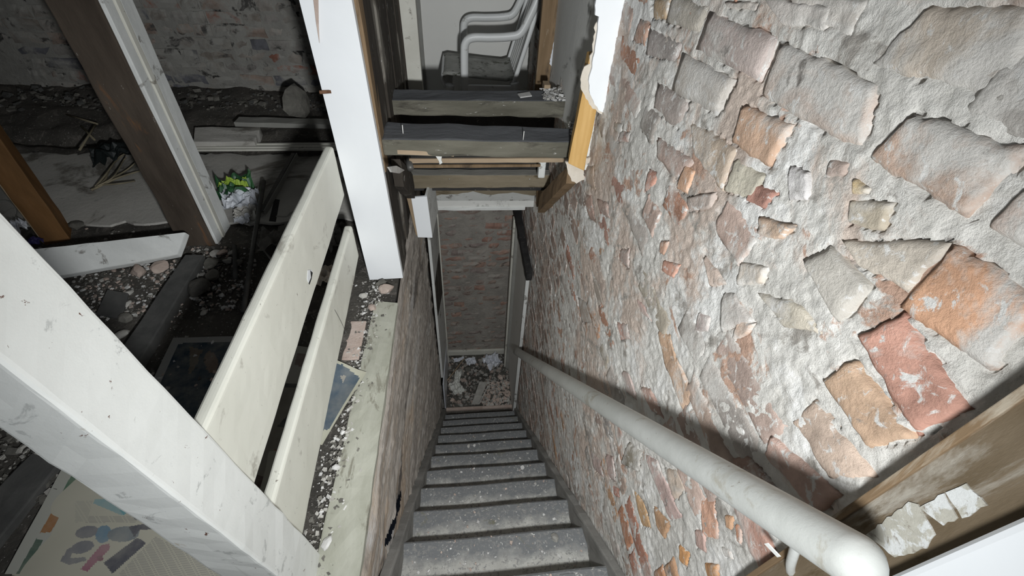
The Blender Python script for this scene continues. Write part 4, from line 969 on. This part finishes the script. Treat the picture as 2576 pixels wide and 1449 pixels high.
sheet('newspaper', quadA, NP,
      [(p8((870, 750), (1040, 745), (1180, 830), (1120, 900), (860, 790)), (.24, .36, .37)), (p8((1120, 815), (1180, 830), (1140, 900), (1100, 860)), (.10, .30, .34)),
       (e8(800, 1050, 110, 55, -.2), GY), (e8(950, 1070, 70, 85, .5), (.16, .24, .30)), (e8(1130, 1070, 150, 70, -.1), (.19, .21, .22)), (p8((1180, 1000), (1400, 965), (1440, 1000), (1430, 1025), (1280, 1030), (1230, 1100)), DK),
       (e8(760, 1190, 110, 55, -.3), GY), (p8((560, 1320), (620, 1210), (680, 1180), (650, 1290), (780, 1280), (800, 1310), (640, 1350)), GY),
       (p8((740, 1390), (930, 1170), (1010, 1155), (1000, 1210), (800, 1410)), (.30, .12, .17)), (e8(920, 1290, 28, 26), (.22, .10, .13)),
       (p8((950, 1330), (1260, 1100), (1340, 1150), (1030, 1430)), DK), (p8((1210, 890), (1290, 880), (1370, 940), (1240, 940)), DK)],
      'newspaper spread flat on the floor below the newel post with printed figures', 'newspaper', n=(190, 190), seed=2, wave=.004,
      lines=[(p8((1100, 1420), (1420, 1090), (2100, 1420), (1900, 1560), (1100, 1560)), .011, (.30, .29, .26), ldir), (p8((790, 905), (1180, 900), (1300, 960), (780, 970)), .010, (.30, .29, .26), ldir), (p8((690, 770), (850, 760), (800, 960), (690, 960)), .010, (.36, .35, .30), ldir)])
sheet('magazine', [gz(*n8(600, 500), 0), gz(*n8(760, 570), 0), gz(*n8(330, 1449), 0), gz(*n8(90, 1449), 0)], (.40, .40, .36),
      [(p8((660, 530), (740, 590), (580, 890), (470, 870)), (.06, .14, .085)), (p8((470, 880), (560, 890), (470, 1050), (370, 1060)), (.30, .13, .04)), (p8((340, 1110), (400, 1130), (200, 1440), (150, 1440)), (.05, .10, .075)), (p8((600, 690), (680, 680), (650, 720)), (.40, .42, .38))],
      'magazine page with green and orange edge beside the newspaper', 'magazine', z=.013, n=(40, 90), seed=3, wave=.003)
sheet('magazine', [gz(440, 855, 0), gz(640, 850, 0), gz(560, 1120, 0), gz(330, 1090, 0)], (.34, .34, .33),
      [(fp((449, 863), (640, 858), (556, 1112), (345, 1082)), (.035, .055, .075)), (fp((476, 870), (510, 880), (470, 945), (478, 910)), (.16, .13, .10)), (ell(530, 910, 17, 28, -.2), (.17, .12, .095)), (fp((476, 890), (500, 905), (478, 940)), (.15, .13, .10))],
      'dark blue magazine cover with pale border lying in shadow behind the boards', 'magazine', z=.008, n=(60, 60), seed=4, wave=.003)
sheet('magazine', [gz(800, 900, 0), gz(925, 945, 0), gz(815, 1130, 0), gz(760, 1100, 0)], (.56, .55, .44),
      [(fp((800, 915), (862, 922), (884, 935), (906, 952), (830, 1085), (770, 1090)), (.10, .135, .17)), (fp((858, 948), (872, 945), (862, 965)), (.36, .34, .30))],
      'curled blue magazine with cream border sticking out beside the edge board', 'magazine', z=.014, n=(50, 50), seed=5, wave=.012, curl=.06)
sheet('newspaper', [gz(745, 875, 0), gz(800, 885, 0), gz(745, 1000, 0), gz(690, 1000, 0)], (.40, .39, .34),
      [(fp((748, 888), (790, 893), (770, 925), (740, 918)), (.20, .15, .13)), (fp((700, 960), (760, 968), (748, 990), (695, 990)), (.05, .055, .06))],
      'printed page seen in the gap between the two guard boards, upper', 'newspaper', z=.010, n=(40, 40), seed=6, wave=.004)
sheet('newspaper', [gz(705, 985, 0), gz(800, 985, 0), gz(720, 1300, 0), gz(600, 1270, 0)], (.24, .22, .18),
      [(fp((700, 1075), (765, 1000), (752, 1085)), (.03, .035, .04)), (fp((690, 1130), (720, 1125), (690, 1150)), (.26, .10, .08)), (fp((650, 1195), (720, 1200), (690, 1290), (610, 1260)), (.09, .055, .05))],
      'brownish crumpled page in the gap between the guard boards, lower', 'newspaper', z=.012, n=(50, 50), seed=7, wave=.016)

# timbers ---------------------------------------------------------------
dp = thing('old_stud_post', 'dark old timber post with a white moulded edge in the left room', 'post', (-1.28, 1.88, 0))
def lp(xb, xt, y, z): return (xb + (xt - xb) * z / 1.05, y, z)
hexa('dark_face', [lp(-1.375, -1.36, 1.83, -.01), lp(-1.222, -1.20, 1.83, -.01), lp(-1.222, -1.20, 1.985, -.01), lp(-1.375, -1.36, 1.985, -.01), lp(-1.375, -1.36, 1.83, 2.39), lp(-1.222, -1.20, 1.83, 2.39), lp(-1.222, -1.20, 1.985, 2.39), lp(-1.375, -1.36, 1.985, 2.39)], 'orange_wood', dp, bevel=.005, cuts=5, rough=.006, rs=9)
dp.children[0].data.materials[0] = M('post_wood')
for k, (ya_, yb_, xo, mt) in enumerate([(1.834, 1.885, .0, 'white_plaster'), (1.888, 1.915, .006, 'cream_trim'), (1.918, 1.990, .003, 'white_plaster')]):
    hexa('edge_moulding', [lp(-1.22, -1.198, ya_, .01), lp(-1.206 + xo, -1.182 + xo, ya_, .01), lp(-1.206 + xo, -1.182 + xo, yb_, .01), lp(-1.22, -1.198, yb_, .01), lp(-1.22, -1.198, ya_, 2.39), lp(-1.206 + xo, -1.182 + xo, ya_, 2.39), lp(-1.206 + xo, -1.182 + xo, yb_, 2.39), lp(-1.22, -1.198, yb_, 2.39)], mt, dp, bevel=.003, cuts=4, rough=.002)
bp_ = thing('leaning_batten', 'orange-brown timber batten leaning at the far left', 'timber', (-1.95, 1.93, 0))
a0 = gz(150, 598, .0); a1 = gy(0, 388, 1.97); a1 = a0 + (a1 - a0) * 2.2
beam('batten', a0 - (a1 - a0) * .01, a1, .095, .10, 'orange_wood', bp_, upv=(.5, -1, .2), bevel=.004, cuts=4, rough=.003)
sd = (a1 - a0).normalized().cross(Vector((.5, -1, .2))).normalized(); tt = sd.cross((a1 - a0).normalized()).normalized()
beam('pale_face', a0 - sd * .05 - tt * 0, a1 - sd * .05, .006, .085, 'pale_wood', bp_, upv=(.5, -1, .2), bevel=.002, cuts=3, rough=.002)  # thin paler slab along one side of the batten
bq = [gz(70, 628, .15), gz(466, 584, .15), gz(446, 641, .05), gz(150, 694, .05)]
bq[0] = bq[1] + (bq[0] - bq[1]) * 1.15; bq[3] = bq[2] + (bq[3] - bq[2]) * 1.15
tag(slab('painted_plank', bq, (0, .018, -.03), 'white_plaster', bevel=.005, cuts=4, rough=.002), 'dirty white painted plank lying across the floor at the left', 'plank')
tq = [gz(465, 640, .05), gz(512, 640, .05), gz(372, 872, .05), gz(308, 872, .05)]
tq[2] = tq[1] + (tq[2] - tq[1]) * 1.5; tq[3] = tq[0] + (tq[3] - tq[0]) * 1.5
tag(slab('dark_timber', tq, (0, 0, -.05), 'slate', bevel=.004, cuts=3, rough=.003), 'straight dark grey timber lying on the floor from the old post', 'timber')
tq = [gz(155, 1140, .03), gz(215, 1150, .03), gz(90, 1300, .03), gz(20, 1300, .03)]
tag(slab('dark_timber', [gz(80, 1138, .03), gz(148, 1166, .03), gz(-40, 1400, .03), gz(-115, 1340, .03)], (0, 0, -.03), 'slate', bevel=.004, cuts=3, rough=.003), 'dark grey timber at the bottom left beside the magazine', 'timber')
tag(slab('slate_piece', [gz(270, 728, .03), gz(322, 737, .03), gz(305, 800, .02), gz(240, 790, .02)], (0, 0, -.012), 'slate', bevel=.002), 'square black slate on the grit left of the dark timber', 'slate')
bt = thing('ribbed_batten', 'long pale ribbed batten lying in front of the back wall', 'batten', (-1.2, 2.93, .06))
pA, pB = gz(470, 371, .085), gz(850, 369, .085)
for k in range(4):
    o_ = Vector((0, -.035 + k * .022, .004 if k % 2 else 0)); beam('rib', pA + o_, pB + o_, .019, .012, 'cream_trim', bt, bevel=.003)
tag(beam('grey_ledge_board', gz(596, 306, .16), gz(850, 312, .16), .09, .03, 'grey_trim', None, bevel=.004, cuts=3, rough=.004), 'grey dusty board on the ledge below the sooty bricks', 'board')
tag(slab('broken_slab', [gz(490, 320, .14), gz(655, 318, .14), gz(640, 356, .12), gz(485, 358, .12)], (0, 0, -.06), 'concrete', bevel=.006, cuts=2, rough=.008), 'broken grey mortar slab on the ledge behind the ribbed batten', 'slab')
p = gz(755, 300, .15); tag(rock('stone', p, (.11, .05, .13), 'rock_dark', 201), 'large beige stone block propped against the sooty wall by the post', 'stone')
# rods and strips
tag(tube('iron_rod', [gz(612, 786, .025), gz(640, 600, .05), gz(664, 456, .11)], .011, 'metal_dark', None, 10), 'thin dark iron rod lying beside the upper guard board', 'rod')
tag(tube('iron_rod', [gz(592, 700, .02), gz(590, 618, .02)], .010, 'slate', None, 8), 'short dark rod stub left of the long iron rod', 'rod')
ms = thing('metal_strip', 'angled grey metal strip lying by the back of the left room', 'strip', tuple(gz(700, 460, .05)))
beam('flange', gz(657, 533, .05), gz(738, 386, .10), .022, .006, 'metal_dark', ms, bevel=.001)
beam('web', gz(666, 536, .045), gz(748, 390, .095), .006, .03, 'grey_trim', ms, bevel=.001)
tag(slab('lead_sheet', [gz(676, 556, .035), gz(690, 500, .035), gz(704, 502, .035), gz(694, 558, .035)], (0, 0, -.012), 'black_wood', bevel=.002), 'narrow black board beside the metal strip', 'board')
# rubbish bag
rg = thing('rubbish_bag', 'green and white plastic rubbish bag behind the old post', 'bag', tuple(gz(585, 520, .03)))
for (u, v, sx, sy, h, mt, sd, nm) in ((600, 494, .09, .09, .11, 'green_plastic', 31, 'green_top'), (612, 518, .08, .08, .09, 'poly_white', 33, 'white_panel'), (598, 490, .065, .028, .115, 'lime_plastic', 35, 'lime_band'), (622, 544, .05, .05, .05, 'rock_grey', 37, 'grey_fold'), (612, 560, .035, .03, .04, 'poly_white', 38, 'white_fold')):
    o = crumple(nm, gz(u, v, .034), sx, sy, h, mt, sd, .25, ridge=1.0); put(o, rg)
# bottle / tissue bundle
tb = thing('crumpled_tissue', 'crumpled white tissue with a dark blue wrapper at the far left', 'litter', tuple(gz(100, 600, .03)))
o = crumple('tissue', gz(52, 600, .03), .045, .05, .11, 'poly_white', 51, .2); put(o, tb)
o = crumple('wrapper', gz(88, 618, .03), .035, .02, .05, 'navy', 52, .1); put(o, tb)
tag(crumple('dark_bag', gz(318, 402, .036), .13, .10, .13, 'black_bag', 55, .2), 'black plastic bag slumped left of the old post', 'bag')
# dry twigs
tw = thing('dry_stalks', 'bundle of dry pale stalks lying on the slab left of the post', 'stalks', tuple(gz(290, 430, .04)))
for k, pp in enumerate([((230, 478), (262, 455), (282, 415), (330, 375)), ((232, 477), (275, 452), (315, 430), (340, 410)), ((235, 476), (290, 450), (345, 432), (385, 424)), ((240, 470), (265, 440), (300, 395), (335, 380)), ((250, 465), (300, 462), (340, 455)), ((245, 468), (285, 445), (310, 405), (318, 395))]):
    tube('stalk', smooth_path([gz(u, v, .045 + .02 * (i % 2) + .004 * k) for i, (u, v) in enumerate(pp)]), .0075 - .0006 * k, 'twig', tw, 6, r2=.003)
for k, (a, b, lab) in enumerate([((200, 378), (240, 314), 'thin pale twig leaning left of the black bag'), ((205, 318), (238, 352), 'short twig crossing another left of the black bag'), ((160, 286), (245, 312), 'twig lying furthest back on the dark ledge')]):
    tag(tube('twig', [gz(*a, .10), gz(*b, .14)], .006, 'twig', None, 6), lab, 'twig')
tag(tube('cable_loop', smooth_path([gz(u, v, .03) for u, v in ((-20, 508), (20, 507), (42, 520), (47, 538), (36, 556), (18, 566), (-10, 570))]), .008, 'cable', None, 8), 'loop of grey cable on the floor at the far left edge', 'cable')
tag(tube('white_cable', smooth_path([gz(u, v, .03) for u, v in ((642, 592), (650, 616), (664, 630), (680, 650), (696, 668), (720, 690))]), .005, 'cable', None, 8), 'thin white cable curling beside the iron rod', 'cable')
tag(tube('white_cable', smooth_path([gz(u, v, .03) for u, v in ((696, 546), (722, 546), (735, 536), (760, 532))]), .008, 'cable', None, 8), 'short pale cable crossing behind the upper guard board', 'cable')
tag(crumple('cloth_heap', gz(715, 615, .02), .10, .10, .09, 'rock_dark', 61, .2), 'dirty dark cloth heap beyond the upper guard board', 'cloth')
tag(crumple('cloth_heap', gz(850, 608, .02), .06, .08, .09, 'rock_dark', 63, .5), 'dark brown cloth heap between the guard boards near the post', 'cloth')
tag(crumple('paper_bag', gz(820, 705, .02), .05, .06, .05, 'plaster_core', 64, .5), 'crumpled brown paper bag between the guard boards', 'bag')
# rubble chunks round the foot of the old post and further left
rr = random.Random(9)
spots = [(560, 640, .03, 'rock_pink'), (533, 668, .05, 'rock_dark'), (575, 660, .028, 'rock_grey'), (585, 640, .022, 'rock_grey'), (505, 735, .07, 'rock_dark'), (540, 700, .045, 'rock_dark'), (455, 610, .04, 'rock_dark'),
         (350, 690, .05, 'rock_pink'), (405, 680, .05, 'rock_pink'), (330, 742, .03, 'rock_grey'), (318, 770, .028, 'rock_grey'), (308, 848, .03, 'rock_grey'), (320, 805, .035, 'rock_dark'), (500, 695, .02, 'rock_grey'), (600, 665, .03, 'rock_dark'), (515, 790, .018, 'rock_grey'), (545, 640, .03, 'rock_grey'), (200, 575, .045, 'rock_dark'), (265, 545, .03, 'rock_pink'), (222, 560, .03, 'rock_dark')]
where = {0: 'at the foot of the old post', 1: 'right of the dark timber', 2: 'left of the dark timber', 3: 'beside the leaning batten'}
names = ['pinkish lump', 'flat dark lump', 'grey lump', 'small pale lump', 'largest dark lump', 'middling dark lump', 'dark lump under the plank end', 'pink brick lump nearer the plank', 'pink brick lump nearer the timber', 'pale grey lump', 'pale grey lump touching the slate', 'pale lump nearest the newel', 'dark lump below the slate', 'tiny grey lump', 'dark lump nearest the rod', 'tiny pale lump nearest the magazine', 'grey lump with white edge', 'dark lump', 'pink lump', 'smaller dark lump']
wh = [0, 1, 0, 0, 1, 1, 0, 2, 2, 2, 2, 2, 2, 1, 0, 1, 0, 3, 3, 3]
for i, (u, v, s, mt) in enumerate(spots):
    tag(rock('stone', gz(u, v, .006), (s, s * .7, s * .45), mt, 150 + i), '%s of rubble %s' % (names[i], where[wh[i]]), 'stone', 'rubble lumps in the left room')
def room_s(r):
    u = r.random()
    if u < .5: p = gz(r.uniform(180, 460), r.uniform(655, 800), .012)
    elif u < .75: p = gz(r.uniform(480, 640), r.uniform(620, 780), .012)
    else: p = gz(r.uniform(100, 640), r.uniform(560, 1000), .012)
    return p
tag(chips('gravel', 2200, room_s, .002, .012, ['rock_grey', 'rock_dark', 'rock_dark', 'chip_white', 'rock_pink'], seed=51), 'gravel and grit scattered over the left room floor', 'gravel')
tag(chips('ledge_rubble', 420, lambda r: (r.uniform(-3.0, -.7), r.uniform(3.12, 3.45), .12 + .06 * r.random()), .006, .03, ['rock_dark', 'slate', 'rock_dark'], seed=52), 'dusty rubble heaped along the foot of the sooty wall', 'rubble')
tag(chips('dirt_clods', 260, lambda r: tuple(gz(r.uniform(0, 150), r.uniform(1060, 1260), .012)), .004, .02, ['rock_dark', 'rock_grey'], seed=53), 'dirt clods scattered at the bottom left corner', 'dirt')

# pieces fixed to a part sit one level deeper, under that part
def nest(root, part, kids):
    p_ = [o for o in root.children if o.name.split('.')[0] == part][0]
    for o in list(root.children):
        if o.name.split('.')[0] in kids: o.parent = p_; o.location = (0, 0, 0)
nest(wpz, 'plasterboard_face', ('nail', 'splinter'))
nest(dj, 'jamb_board', ('hinge_recess', 'jamb_edge_strip'))
nest(jb, 'jamb_post', ('paint_patch',))
nest(lf, 'lining_panel', ('bare_patch', 'edge_bead'))
nest(hb, 'plasterboard_face', ('split_timber',))
nest(rs_, 'plasterboard_sheet', ('torn_core',))
